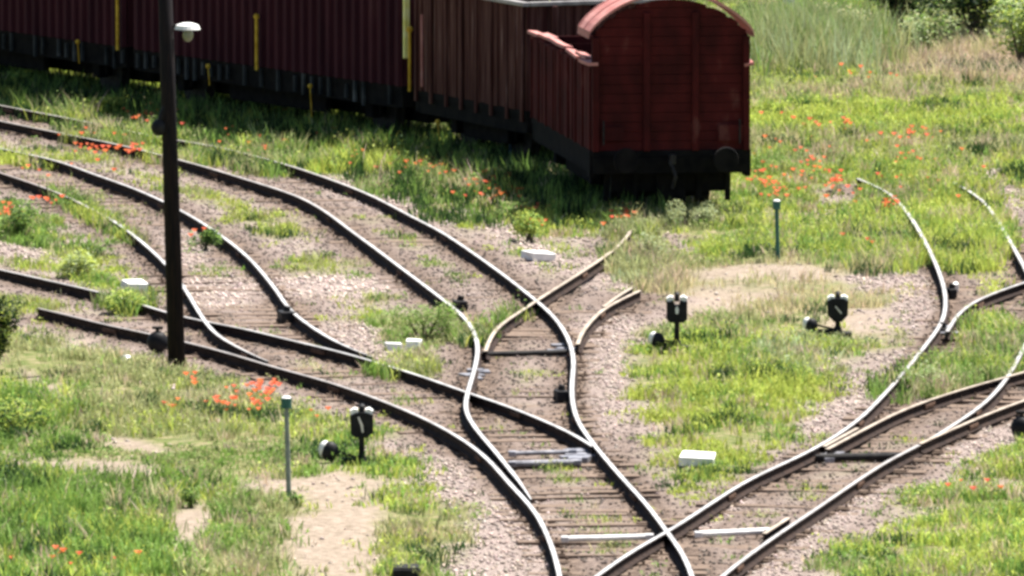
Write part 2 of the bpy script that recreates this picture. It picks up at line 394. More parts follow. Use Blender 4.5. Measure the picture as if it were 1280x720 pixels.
# ------------------------------------------------------------------ ground: one sheet to the horizon
def geo(a, b, n):   # growing steps outwards
    t = np.linspace(0, 1, n + 1)[1:] ** 2.2; return a + (b - a) * t
xs = np.r_[geo(-15, -3000, 20)[::-1], np.arange(-15, 15.01, .13), geo(15, 3000, 20)]
ys = np.r_[geo(128, -500, 14)[::-1], np.arange(128, 285.01, .36), geo(285, 5000, 22)]
X, Y = np.meshgrid(xs, ys); fx_, fy_ = X.ravel(), Y.ravel()
px, py, dr, bed, grav, dirt = ground_fields(fx_, fy_)
z = (fbm(fx_, fy_, 3.0, 5) - .5) * .16 * np.clip(dr - .7, 0, 1) + (fbm(fx_, fy_, .35, 6) - .5) * .035 - .035
z += .030 * np.clip(1.5 - dr, 0, 1) * np.clip(fbm(fx_, fy_, 2.4, 8) * 2.4 - .45, 0, 1.6) * (.4 + 1.2 * fbm(fx_, fy_, 2.2, 8))
z -= .035 * (dr < .14)
z += .06 * np.clip(dr - 1.2, 0, 1)
zz = z.reshape(X.shape)
def ground_z(x, y):
    """height of the ground sheet, bilinear"""
    i = np.clip(np.searchsorted(xs, x) - 1, 0, len(xs) - 2); j = np.clip(np.searchsorted(ys, y) - 1, 0, len(ys) - 2)
    u = (x - xs[i]) / (xs[i + 1] - xs[i]); v = (y - ys[j]) / (ys[j + 1] - ys[j])
    return zz[j, i] * (1 - u) * (1 - v) + zz[j, i + 1] * u * (1 - v) + zz[j + 1, i] * (1 - u) * v + zz[j + 1, i + 1] * u * v
nx, ny = len(xs), len(ys)
me = bpy.data.meshes.new('ground')
me.vertices.add(nx * ny); me.vertices.foreach_set('co', np.stack([fx_, fy_, z], 1).ravel())
ii, jj = np.meshgrid(np.arange(nx - 1), np.arange(ny - 1)); a = (jj * nx + ii).ravel()
quads = np.stack([a, a + 1, a + nx + 1, a + nx], 1).astype(np.int32)
def fill_faces(me, F):
    n, k = F.shape
    me.loops.add(n * k); me.loops.foreach_set('vertex_index', F.ravel().astype(np.int32))
    me.polygons.add(n); me.polygons.foreach_set('loop_start', (np.arange(n) * k).astype(np.int32))
    me.update(calc_edges=True); me.validate()
fill_faces(me, quads)
me.polygons.foreach_set('use_smooth', np.ones(len(quads), bool))
at = me.color_attributes.new('cover', 'FLOAT_COLOR', 'POINT')
at.data.foreach_set('color', np.stack([np.maximum(bed, grav), dirt, np.clip(1.25 - dr * 1.3, 0, 1) * (1 - .85 * np.clip(grav * 1.5 - .3, 0, 1)), np.ones_like(dirt)], 1).ravel().astype(np.float32))
gm, nt, b = nmat('ground_cover')
att = nt.nodes.new("ShaderNodeAttribute"); att.attribute_name = 'cover'
sep = nt.nodes.new("ShaderNodeSeparateColor"); nt.links.new(att.outputs['Color'], sep.inputs[0])
n1 = noise(nt, 9, 6); n2 = noise(nt, 28, 4); n3 = noise(nt, 4.5, 8)
def mixc(f, c1, c2):
    mx = nt.nodes.new("ShaderNodeMix"); mx.data_type = 'RGBA'
    if hasattr(f, 'links'): nt.links.new(f, mx.inputs[0])
    else: mx.inputs[0].default_value = f
    nt.links.new(c1, mx.inputs[6]); nt.links.new(c2, mx.inputs[7]); return mx.outputs[2]
soil = ramp(nt, n3.outputs[0], [(.3, (.06, .09, .022)), (.45, (.12, .14, .045)), (.58, (.20, .18, .09)), (.7, (.27, .22, .14))])
stone_c = ramp(nt, n2.outputs[0], [(.30, (.13, .10, .09)), (.50, (.25, .20, .18)), (.68, (.36, .30, .275))])
oily = ramp(nt, n1.outputs[0], [(.30, (.055, .038, .03)), (.55, (.13, .095, .075)), (.75, (.24, .185, .15))])
dust = ramp(nt, n1.outputs[0], [(.30, (.17, .135, .10)), (.60, (.29, .235, .185)), (.8, (.38, .31, .26))])
c = mixc(sep.outputs[1], soil.outputs[0], dust.outputs[0])
c = mixc(sep.outputs[0], c, stone_c.outputs[0])
mul = nt.nodes.new("ShaderNodeMath"); mul.operation = 'MULTIPLY'; nt.links.new(sep.outputs[0], mul.inputs[0]); nt.links.new(sep.outputs[2], mul.inputs[1]); mul.use_clamp = True
c = mixc(mul.outputs[0], c, oily.outputs[0])
nt.links.new(c, b.inputs['Base Color']); b.inputs['Roughness'].default_value = .95; b.inputs['Specular IOR Level'].default_value = .1
bp = nt.nodes.new("ShaderNodeBump"); bp.inputs['Strength'].default_value = .9; bp.inputs['Distance'].default_value = .04
nt.links.new(n2.outputs[0], bp.inputs['Height']); nt.links.new(bp.outputs[0], b.inputs['Normal'])
me.materials.append(gm)
tag(link_mesh('ground', me), kind='structure')

# ------------------------------------------------------------------ wagons
FLOOR = 1.15
def wheel_parts(root, xs_, half, under):
    for wx in xs_:
        for s in (-1, 1):
            m = MB(); m.cyl((wx, s * (half - .06), .62), (wx, s * (half + .07), .62), .46, seg=28); m.cyl((wx, s * (half - .09), .62), (wx, s * (half - .05), .62), .50, seg=28)
            w = m.build('wheel', M['iron'], root)
            h = MB(); h.cyl((wx, s * (half + .07), .62), (wx, s * (half + .19), .62), .11)
            h.build('hub', M['frame_dark'], w)
            ab = MB(); ab.box((wx, s * (half + .27), .64), (.26, .20, .30), bev=.02)
            ab.box((wx, s * (half + .30), .90), (.9, .08, .09), bev=.02)
            ab.box((wx - .2, s * (half + .24), .80), (.06, .05, .5)).box((wx + .2, s * (half + .24), .80), (.06, .05, .5))
            ab.build('axle_box', M['frame_dark'], root)
        a = MB(); a.cyl((wx, -half, .62), (wx, half, .62), .07); a.build('axle', M['iron'], root)
def buffers(root, x, sgn):
    for s in (-1, 1):
        m = MB(); m.cyl((x, s * .82, 1.03), (x + sgn * .35, s * .82, 1.03), .10, .085)
        m.cyl((x + sgn * .35, s * .82, 1.03), (x + sgn * .52, s * .82, 1.03), .06)
        bb = m.build('buffer', M['frame_dark'], root)
        h = MB(); h.cyl((x + sgn * .52, s * .82, 1.03), (x + sgn * .57, s * .82, 1.03), .21, .20, 22)
        h.build('buffer_head', M['frame_dark'], bb)
    m = MB(); m.box((x + sgn * .12, 0, 1.02), (.24, .10, .16), bev=.02); m.cyl((x + sgn * .2, -.05, .98), (x + sgn * .32, .03, .75), .03); m.cyl((x + sgn * .32, .03, .75), (x + sgn * .28, -.02, .55), .03)
    m.build('coupling', M['iron'], root)
def wagon_root(pa, pb, label, zf=FLOOR):
    """pa rear, pb front corner of the near side at floor height; local +x = front, local -y... near side at y=0"""
    a, b = G(pa[0], pa[1], zf), G(pb[0], pb[1], zf); d = b - a; L = d.length; rz = math.atan2(d.y, d.x)
    return a, b, L, rz
WID = 2.6
def make_wagon(pa, pb, label, kind, mats, wall_h, cat='freight wagon', roof=False, lead=0.0, tail=0.0):
    a, b, L, rz = wagon_root(pa, pb, label)
    L += lead + tail
    ctr = Vector((a.x, a.y, 0)) - Vector((math.cos(rz), math.sin(rz), 0)) * tail + Vector((math.cos(rz), math.sin(rz), 0)) * L / 2 + Vector((-math.sin(rz), math.cos(rz), 0)) * WID / 2
    r = empty(kind, (ctr.x, ctr.y, 0), rz, label, cat, 'wagons of the parked goods train')
    h = WID / 2; F = FLOOR
    m = MB(); m.box((0, 0, F - .05), (L, WID - .02, .10)); m.box((0, .45, F - .24), (L - .1, .12, .28)).box((0, -.45, F - .24), (L - .1, .12, .28))
    for s in (-1, 1):
        m.box((s * (L / 2 - .07), 0, F - .24), (.14, WID - .05, .27)); m.box((0, s * (h - .08), F - .24), (L - .3, .10, .3))
        m.cyl((-L * .3, s * .3, .7), (L * .3, s * .3, .7), .05)
    m.box((0, 0, .74), (L - 1.0, 1.0, .62), bev=.05); m.box((0, -.98, .70), (L * .36, .12, .5), bev=.03); m.box((0, .98, .70), (L * .36, .12, .5), bev=.03); m.cyl((-.5, .55, .75), (.6, .55, .75), .17)  # deep boxes added to block lit grass behind and keep the underside black
    m.build('underframe', M['frame_dark'], r)
    wx = L / 2 - min(1.5, L * .27)
    wheel_parts(r, (-wx, wx), .75, None); buffers(r, L / 2, 1); buffers(r, -L / 2, -1)
    return r, L, h
def plank_wall(m, x0, x1, y, z0, z1, t, vertical=True, pitch=.17, wob=.012):
    """boards side by side with gaps; runs along local x"""
    if vertical:
        n = max(1, round((x1 - x0) / pitch)); p = (x1 - x0) / n
        for i in range(n):
            m.box((x0 + (i + .5) * p, y + random.uniform(-wob, wob), (z0 + z1) / 2 + random.uniform(-.01, .01)), (p - .012, t, z1 - z0))
    else:
        n = max(1, round((z1 - z0) / pitch)); p = (z1 - z0) / n
        for i in range(n):
            m.box(((x0 + x1) / 2, y + random.uniform(-wob, wob) * .5, z0 + (i + .5) * p), (x1 - x0, t, p - .010))

def brake_lever(r, x, h, z0, z1):
    m = MB(); m.cyl((x, -h - .10, z0), (x, -h - .13, z1), .013, seg=8); m.ball((x, -h - .13, z1), .045); m.build('brake_lever', M['yellow'], r)
# --- red boxcar with the arched end and most of its roof gone
r, L, h = make_wagon((664, 146), (740, 189), 'dark red covered wagon with arched end wall nearest the camera, most of its roof missing', 'covered_wagon', None, 1.4)
F = FLOOR
def arch(y, eave=1.86, rise=.60): return F + eave + rise * (1 - (y / h) ** 2) ** .8
def end_wall(x, name_x, rise=.60, eave=1.86):
    m = MB(); n = 15; p = WID / n
    # horizontal boards with an arched top, built as vertical strips cut into courses
    course = .155; zc = F
    while zc < F + eave + rise:
        z1 = min(zc + course - .008, F + eave + rise)
        ys_ = np.linspace(-h, h, 41); ok = [y for y in ys_ if arch(y, eave, rise) > zc + .02]
        if not ok: break
        ya, yb = ok[0], ok[-1]; off = random.uniform(-.004, .004)
        top = [(y, min(z1, arch(y, eave, rise))) for y in np.linspace(yb, ya, 21)]
        m.prism([(ya, zc), (yb, zc)] + top, x - .02 + off, x + .02 + off, 'x')
        zc += course
    return m
w = end_wall(L / 2 - .05, 0).build('end_wall', M['maroon'], r)
m = MB()
for yy in (-.40, .40): m.box((L / 2 - .005, yy, F + 1.12), (.07, .11, 2.26), bev=.015)
for yy in (-h + .06, h - .06): m.box((L / 2 - .02, yy, F + .92), (.13, .11, 1.86), bev=.015)
m.build('end_post', M['maroon'], w)
m = MB(); m.prism([(-h + .03, F + .02), (h - .03, F + .02)] + [(y, arch(y) - .03) for y in np.linspace(h - .03, -h + .03, 21)], L / 2 - .10, L / 2 - .075, 'x'); m.build('light_block_panel', M['maroon'], w)  # backing panel added to stop light showing through the board gaps
m = MB(); m.box((L / 2 + .03, h - .32, F + .28), (.03, .40, .26)); m.build('end_panel', M['maroon'], w)
m = MB(); m.box((L / 2 + .03, -h + .34, F + .28), (.03, .36, .22)); m.build('end_panel', M['maroon'], w)
m = MB(); ys_ = np.linspace(h + .05, -h - .05, 33)
def a2(y): return F + 1.86 + .66 * max(0, (1 - (y / (h + .06)) ** 2)) ** .8
outer = [(y, a2(y) + .07) for y in ys_]; inner = [(y, a2(y) + .02) for y in ys_[::-1]]
m.prism([(h + .06, F + 1.83)] + outer + [(-h - .06, F + 1.83)] + inner, L / 2 - 1.25, L / 2 + .06, 'x')
rf = m.build('roof', M['roof_pink'], r)
m = MB()
for xx in (L / 2 - .6, L / 2 - 1.2):
    m.prism([(y, a2(y) + .085) for y in ys_] + [(y, a2(y) + .065) for y in ys_[::-1]], xx - .03, xx + .03, 'x')
m.build('roof_strap', M['roof_pink'], rf)
for s, nm in ((-1, 'side_wall'), (1, 'side_wall')):
    m = MB(); plank_wall(m, -L / 2, L / 2 - .12, s * (h - .03), F, F + 1.36, .05, True, .14)
    ww = m.build('side_wall', M['maroon'], r)
    for k in range(9):
        m = MB(); m.box((-L / 2 + .1 + k * (L - .3) / 8, s * (h + .008), F + .66), (.07, .03, 1.34), bev=.01); m.build('side_post', M['maroon'], ww)
    m = MB()
    for k in range(7):
        x0 = -L / 2 + .1 + k * 1.05
        m.box((x0 + .5 - (.35 if k == 6 else 0), s * (h - .02 + random.uniform(-.05, .05)), F + 1.43 + random.uniform(-.03, .05)), (1.0, .16, .05), ry=random.uniform(-.06, .06), rx=random.uniform(-.3, .3), rz=random.uniform(-.05, .05))
    m.build('broken_eaves_board', M['roof_pink'], ww)
m = end_wall(-L / 2 + .03, 0, .0, 1.36); m.build('end_wall', M['maroon'], r)
for s in (-1, 1):
    m = MB(); m.box((L / 2 - .25, s * (h - .02), .93), (.35, .10, .45), bev=.02); m.build('step', M['frame_dark'], r)
for s in (-1, 1):
    m = MB(); m.cyl((L / 2 + .07, s * 1.12, F + .1), (L / 2 + .07, s * 1.12, F + .5), .015); m.build('grab_handle', M['iron'], r)
for xx, zz_, ww_, hh_ in ((L / 2 - .35, .66, 1.85, .42), (L / 2 - .55, .42, 1.5, .14), (L / 2 - .30, .50, .5, .5), (-L / 2 + .5, .62, 1.8, .5)):  # dark bars shaped as brake gear, added to extend the shade underneath
    m = MB(); m.box((xx, random.uniform(-.08, .08), zz_), (.10, ww_, hh_), bev=.02); m.build('dark_fill_beam', M['frame_dark'], r)
for yy in (-1.02, -.55, .5, .98):  # dark uprights added to fill out the same shade
    m = MB(); m.box((L / 2 - .28, yy, .62), (.07, .09, random.uniform(.5, .66)), ry=.1, bev=.015); m.build('dark_fill_hanger', M['frame_dark'], r)
box_wagon = r

# --- open high sided wagon
r, L, h = make_wagon((518, 112), (657, 139), 'open brown wagon with bleached boards and grey rim just behind the arched end', 'open_wagon', None, 1.75)
WH = 1.78
for s in (-1, 1):
    m = MB(); plank_wall(m, -L / 2, L / 2, s * (h - .04), F, F + WH, .05, True, .16, .018); ww = m.build('side_wall', M['wood_brown'], r)
    nn = 8
    for k in range(nn):
        m = MB()
        x = -L / 2 + .12 + k * (L - .24) / (nn - 1)
        m.box((x, s * (h + .015), F + WH / 2 - .10), (.09, .05, WH + .18), bev=.015, ry=random.uniform(-.012, .012))
        m.build('side_post', M['wood_brown'], ww)
    m = MB(); m.box((0, s * h, F + WH + .035), (L + .1, .13, .07), bev=.01); m.build('top_rim', M['rim'], ww)
for s in (-1, 1):
    m = MB()
    n = 15; p = (WID - .16) / n
    for i in range(n): m.box((s * (L / 2 - .03), -h + .08 + (i + .5) * p, F + WH / 2), (.05, p - .012, WH))
    ww = m.build('end_wall', M['wood_brown'], r)
    m = MB()
    for yy in (-.8, 0, .8): m.box((s * (L / 2 + .05), yy, F + WH / 2), (.09, .1, WH), bev=.015)
    m.build('end_post', M['wood_brown'], ww)
    m = MB(); m.box((s * L / 2, 0, F + WH + .037), (.13, WID - .14, .07), bev=.01); m.build('top_rim', M['rim'], ww)
m = MB(); m.cyl((-L / 2 + .10, -h - .13, F - .02), (-L / 2 + .10, -h - .13, F + 1.02), .028, seg=10); m.ball((-L / 2 + .10, -h - .13, F + 1.06), .06); m.build('brake_handle', M['yellow'], r)
brake_lever(r, -L / 2 + 1.4, h, F - .85, F - .45)
m = MB(); m.cyl((-L / 2 + .62, -h - .11, F + .1), (-L / 2 + .62, -h - .11, F + 1.35), .025, seg=8); m.build('grab_rail', M['roof_pink'], r)

# --- tall plum wagons with corrugated sides
def corrugated(pa, pb, label, lead=0, tail=0, posts=(), levers=(), gap_strip=False):
    r, L, h = make_wagon(pa, pb, label, 'high_sided_wagon', None, 2.6, lead=lead, tail=tail)
    WH = 1.88
    for s in (-1, 1):
        m = MB(); n = int(L / .31); p = L / n; pts = []
        for i in range(n):
            x = -L / 2 + i * p
            pts += [(x, 0), (x + p * .50, 0), (x + p * .60, .075), (x + p * .90, .075)]
        pts.append((L / 2, 0))
        prev = None
        for x, o in pts:
            a_ = m.bm.verts.new((x, s * (h - .02 + o), F)); b_ = m.bm.verts.new((x, s * (h - .02 + o), F + WH))
            if prev: m.bm.faces.new((prev[0], a_, b_, prev[1]))
            prev = (a_, b_)
        m.box((0, s * (h - .10), F + WH / 2), (L, .10, WH))
        ww = m.build('side_wall', M['plum'], r)
        for i in range(0, n):
            if random.random() < .3: continue
            m = MB()
            x = -L / 2 + (i + .75) * p
            m.box((x, s * (h + .02), F - .19 + random.uniform(-.02, .02)), (p * .22, .05, .34 + random.uniform(-.14, .12)))
            m.build('side_bracket', M['bracket'], r)
        m = MB(); m.box((0, s * (h + .01), F + WH + .05), (L + .06, .16, .1), bev=.01); m.build('top_rim', M['plum'], ww)
    for s in (-1, 1):
        m = MB(); m.box((s * (L / 2 - .04), 0, F + WH / 2), (.07, WID - .3, WH))
        for yy in (-.9, -.3, .3, .9): m.box((s * (L / 2 + .04), yy, F + WH / 2), (.09, .11, WH), bev=.01)
        m.build('end_wall', M['plum'], r)
    for x, z0, z1 in posts:
        m = MB(); m.cyl((x, -h - .14, z0), (x, -h - .14, z1), .032, seg=10); m.ball((x, -h - .14, z1 + .03), .055)
        m.build('brake_handle', M['yellow'], r)
    if gap_strip:
        m = MB(); m.box((L / 2 + .13, -h + .02, F + 1.30), (.06, .10, 1.6), bev=.01); m.build('sunlit_gap_strip', M['sunlit_gap'], r)  # bright strip added for the sunlit grass glimpsed through the wagon gap
    for x, z0, z1 in levers: brake_lever(r, x, h, z0, z1)
    return r
a, b = G(168, 61, FLOOR), G(500, 107, FLOOR); LL = (b - a).length
def atpx(px, x0, x1, L): return -L / 2 + L * (px - x0) / (x1 - x0)
corrugated((166, 61), (502, 108), 'tall plum coloured wagon with ribbed side, behind and to the right of the pole', gap_strip=True, posts=((atpx(333, 166, 502, LL), F - .05, F + .88),), levers=((atpx(270, 166, 502, LL), F - .45, F - .10), (atpx(400, 166, 502, LL), F - .75, F - .2)))
a, b = G(-200, 10, FLOOR), G(157, 59, FLOOR); L2 = (b - a).length; print('L2', L2)
corrugated((-200, 10), (157, 59), 'tall plum coloured wagon cut off by the left edge, left of the pole', posts=((L2 / 2 - .05, F - .05, F + 1.5),), levers=((atpx(107, -200, 157, L2), F - .4, F - .0),))
# last object in the scene so far
lw = bpy.context.scene.objects[-1]

# rails under the train
tr = track('siding hidden in weeds below the parked goods train')
def siding(off):
    P = [(-200, 10), (157, 59), (330, 84), (502, 108), (590, 124), (657, 139), (700, 165), (740, 189)]
    A = np.array([list(G(p[0], p[1], FLOOR)) for p in P])
    d = np.r_[0, np.cumsum(np.linalg.norm(np.diff(A, axis=0), axis=1))]
    q = np.linspace(0, d[-1] , int(d[-1] / .5)); B = np.stack([np.interp(q, d, A[:, i]) for i in range(3)], 1)
    for _ in range(12): B[1:-1] = B[1:-1] * .5 + (B[:-2] + B[2:]) * .25
    T = np.gradient(B[:, :2], axis=0); T /= np.linalg.norm(T, axis=1)[:, None]; N = np.stack([-T[:, 1], T[:, 0]], 1)
    B[:, :2] += N * off
    return B
n_before = len(RAILS_XY)
rail(None, tr, 'rail_worn', siding(WID / 2 - .75)); rail(None, tr, 'rail_worn', siding(WID / 2 + .75))
del RAILS_XY[n_before:]
TRAIN = siding(0.0)

# ------------------------------------------------------------------ telegraph pole
base = G(221, 461, 0); s_p = 85.7
top = Vector((base.x - .42, base.y, 8.2)); dv = (top - base)
pr = empty('telegraph_pole', base, 0, 'dark creosoted wooden pole leaning slightly left with a white lamp near its top', 'pole')
def PL(z): return Vector((-.028 * z, 0, z))
m = MB(); m.cyl(PL(-.4), PL(8.2), .128, .085, 18); m.build('shaft', M['pole'], pr, True)
m = MB(); c_ = PL(4.79)
m.cyl(c_ + Vector((.05, 0, .1)), c_ + Vector((.22, -.08, .12)), .02); ar = m.build('lamp_arm', M['iron'], pr)
m = MB(); m.cyl(c_ + Vector((.30, -.10, .06)), c_ + Vector((.30, -.10, .12)), .185, .16, 20); m.cyl(c_ + Vector((.30, -.10, .12)), c_ + Vector((.30, -.10, .15)), .16, .07, 20)
m.build('lamp_shade', M['white'], pr)
m = MB(); m.ball(c_ + Vector((.31, -.10, -.02)), .075, (1, 1, 1.3)); m.build('lamp_glass', M['glass'], pr)
m = MB(); c_ = PL(3.45); m.ball(c_ + Vector((-.15, -.05, 0)), .11, (1, 1, 1.1)); m.cyl(c_ + Vector((-.15, -.05, .05)), c_ + Vector((-.05, -.05, .3)), .045); m.box(c_ + Vector((-.08, -.03, 0)), (.16, .06, .06), bev=.01)
m.build('cable_clamp', M['black'], pr)

# ------------------------------------------------------------------ switch stands
def switch_stand(px, py, hgt, wdx, wdz, label, variant, wr=.105):
    b0 = G(px, py, 0)
    r = empty('switch_stand', b0, 0, label, 'switch stand', 'switch stands with lanterns')
    m = MB(); m.box((0, 0, .03), (.42, .30, .06), bev=.01); m.box((-.16, 0, .07), (.30, .08, .06), bev=.01); m.cyl((0, 0, .05), (0, 0, .14), .08, .05)
    m.build('base', M['iron'], r)
    lz = hgt - .46
    m = MB(); m.cyl((0, 0, .1), (0, 0, lz + .02), .042, .036); m.build('post', M['black'], r)
    m = MB()
    if variant == 1:      # rounded box
        pts = [(-.06, 0), (.06, 0), (.145, .09), (.155, .30), (.09, .34), (-.09, .34), (-.155, .30), (-.145, .09)]
    elif variant == 2:
        pts = [(-.10, 0), (.10, 0), (.15, .05), (.15, .31), (.05, .31), (.03, .25), (-.03, .25), (-.05, .31), (-.15, .31), (-.15, .05)]
    else:
        pts = [(-.08, 0), (.08, 0), (.12, .04), (.155, .06), (.150, .30), (.07, .33), (-.07, .33), (-.150, .29), (-.14, .05)]
    m.prism([(u, lz + v) for u, v in pts], -.11, .11, 'y')
    lan = m.build('lantern', M['black'], r)
    m = MB(); m.cyl((0, 0, lz + .30), (0, 0, lz + .41), .040, .032); m.cyl((0, 0, lz + .41), (0, 0, lz + .44), .055, .02); m.build('chimney', M['black'], lan)
    m = MB()
    for s in (-1, 1): m.prism([(s * .045, lz + .335), (s * .14, lz + .29), (s * .15, lz + .35), (s * .10, lz + .385), (s * .05, lz + .37)], -.10, .10, 'y')
    m.build('shoulder_cap', M['white'], lan)
    m = MB()
    if variant == 1: m.prism([(-.045, lz + .22), (-.03, lz + .235), (.06, lz + .13), (.045, lz + .115)], -.122, -.112, 'y')
    elif variant == 2: m.prism([(-.018, lz + .13), (.018, lz + .13), (.026, lz + .20), (0, lz + .245), (-.026, lz + .20)], -.122, -.112, 'y')
    else: m.prism([(-.05, lz + .27), (-.03, lz + .28), (.02, lz + .17), (.03, lz + .07), (.005, lz + .07), (-.01, lz + .16)], -.122, -.112, 'y')
    m.build('signal_sign', M['white'] if variant == 2 else M['pipe'], lan)
    m = MB(); m.cyl((0, -.02, .09), (wdx * .75, -.02, wdz), .016, seg=8); lev = m.build('lever', M['iron'], r)
    m = MB(); m.ball((wdx, -.02, wdz), wr, (1, .8, 1.08)); m.build('weight', M['black'], r, True)
    m = MB(); m.ball((wdx - .055, -.0, wdz + .02), wr, (.72, .75, .98)); m.build('weight_face', M['white'], r, True)
    return r
switch_stand(846, 437, .86, -.28, .14, 'black switch stand with a white slit in its lantern, left on the bare patch', 2)
switch_stand(1047, 420, .68, -.39, .16, 'black switch stand with rounded lantern and slanting pale bar, right on the bare patch', 1, .10)
switch_stand(452, 582, .84, -.42, .19, 'black switch stand with large pale sided weight near the tall thin post', 0, .125)
def lone_weight(px, py, rr, label):
    b0 = G(px, py, 0); r = empty('lever_weight', b0, 0, label, 'lever weight', 'round lever weights beside switches')
    m = MB(); m.ball((0, 0, rr * 1.0), rr, (1, .8, 1.05)); m.build('weight', M['black'], r, True)
    m = MB(); m.cyl((0, 0, rr * 1.9), (0, 0, rr * 2.35), .03); m.box((0, 0, rr * 2.35), (.16, .06, .04), bev=.01); m.build('handle', M['iron'], r)
    m = MB(); m.cyl((0, .05, .05), (rr * 3.2, .2, .06), .02); m.build('lever', M['iron'], r); return r
lone_weight(197, 441, .155, 'round black lever weight lying by the foot of the wooden pole')
lone_weight(1277, 548, .15, 'round black lever weight at the right edge beside the worn branch track')
b0 = G(508, 722, 0); r = empty('point_box', b0, .05, 'low black iron box in the grass at the bottom edge', 'box')
m = MB(); m.box((0, 0, .06), (.34, .5, .13), bev=.02); m.build('housing', M['black'], r); m = MB(); m.box((0, 0, .135), (.30, .44, .02), bev=.005); m.build('lid', M['iron'], r)

# ------------------------------------------------------------------ posts
def post(px, py, hgt, label, shaft='green_paint', head='green_paint', lean=0.0, name='marker_post', hr=.06, cap='white', grp='thin marker posts'):
    b0 = G(px, py, 0); r = empty(name, b0, 0, label, 'marker post', grp)
    m = MB(); m.cyl((0, 0, -.2), (lean, 0, hgt - .10), .034, .030, 10); m.build('shaft', M[shaft], r)
    m = MB(); m.cyl((lean, 0, hgt - .13), (lean, 0, hgt), hr, hr * 1.02, 12); hd = m.build('head', M[head], r)
    m = MB(); m.cyl((lean, 0, hgt + .002), (lean, 0, hgt + .022), hr * .95, hr * .6, 12); m.build('cap', M[cap], hd)
    return r
post(973, 331, 1.00, 'thin green post with a dark head in the meadow below the red wagon', lean=-.03)
post(362, 632, 1.38, 'tall thin grey green post with pale capped head in the left foreground', shaft='grey_paint', lean=-.04, hr=.068)
post(638, 212, .95, 'blue grey post standing in the shade of the open wagon', shaft='blue_paint', head='blue_paint', cap='blue_paint')
post(511, 178, 1.35, 'slim dark blue grey post at the gap between the plum and the open wagon', shaft='slate', head='slate', cap='slate', hr=.045)
GY_ = 'short yellow stakes along the goods train'
if False: post(107, 99, .62, 'short yellow tipped stake in front of the leftmost wagon', 'yellow', 'yellow', hr=.05, cap='yellow', grp=GY_)
if False: post(270, 112, .50, 'short yellow tipped stake in front of the wagon just right of the pole', 'yellow', 'yellow', hr=.05, cap='yellow', grp=GY_)
if False: post(563, 193, .55, 'short yellow tipped stake in the dark under the open wagon', 'yellow', 'yellow', hr=.05, cap='grey_paint', grp=GY_)
if False: post(400, 150, .30, 'low yellow tipped stake below the end of the tall plum wagon', 'yellow', 'yellow', hr=.05, cap='yellow', grp=GY_)
if False: post(160, 103, 1.75, 'tall yellow pole between the two plum wagons', 'yellow', 'yellow', hr=.05, cap='yellow', grp=GY_)

# ------------------------------------------------------------------ white blocks and stones
def block(px, py, sx, sy, sz, rz, label, n=1, mat='white', cat='concrete block', name='concrete_block'):
    b0 = G(px, py, 0); m = MB()
    m.box((0, 0, sz / 2), (sx, sy, sz), bev=.015, jit=.02); 
    o = m.build(name, M[mat]); o.location = b0; o.rotation_euler = (random.uniform(-.05, .05), random.uniform(-.06, .06), rz)
    return tag(o, label, cat, 'white concrete blocks')
block(673, 325, .40, .55, .13, .35, 'white slab on the gravel between the centre track and the red poppies')
block(492, 437, .24, .35, .10, .1, 'left one of two small white slabs in the tall grass at the centre left')
block(517, 435, .20, .35, .11, -.1, 'right one of two small white slabs in the tall grass at the centre left')
block(872, 580, .43, .6, .13, -.08, 'white slab in the bright grass right of the crossing')
block(168, 363, .30, .45, .15, .3, 'white lump beside the weeds left of the pole')
block(1194, 363, .08, .3, .12, 0, 'small white block against the tightest bend of the right hand track')
def rock(px, py, s, label, mat='wood_brown'):
    bm = bmesh.new(); bmesh.ops.create_icosphere(bm, subdivisions=2, radius=s)
    for v in bm.verts: v.co *= 1 + random.uniform(-.22, .22); v.co.z *= .7
    me = bpy.data.meshes.new('rock'); bm.to_mesh(me); bm.free(); me.materials.append(M[mat]); o = link_mesh('rock', me); o.location = G(px, py, s * .4)
    return tag(o, label, 'rock', 'loose rocks')
rock(158, 449, .09, 'small pale rock in the grass left of the pole foot', 'pipe'); rock(182, 358, .09, 'dark rock right beside the white lump', 'iron')
rock(300, 470, .1, 'dark rock below the rail right of the pole foot', 'iron') if False else None
rock(488, 682, .07, 'small dark rock in the yellow grass near the bottom edge', 'iron')

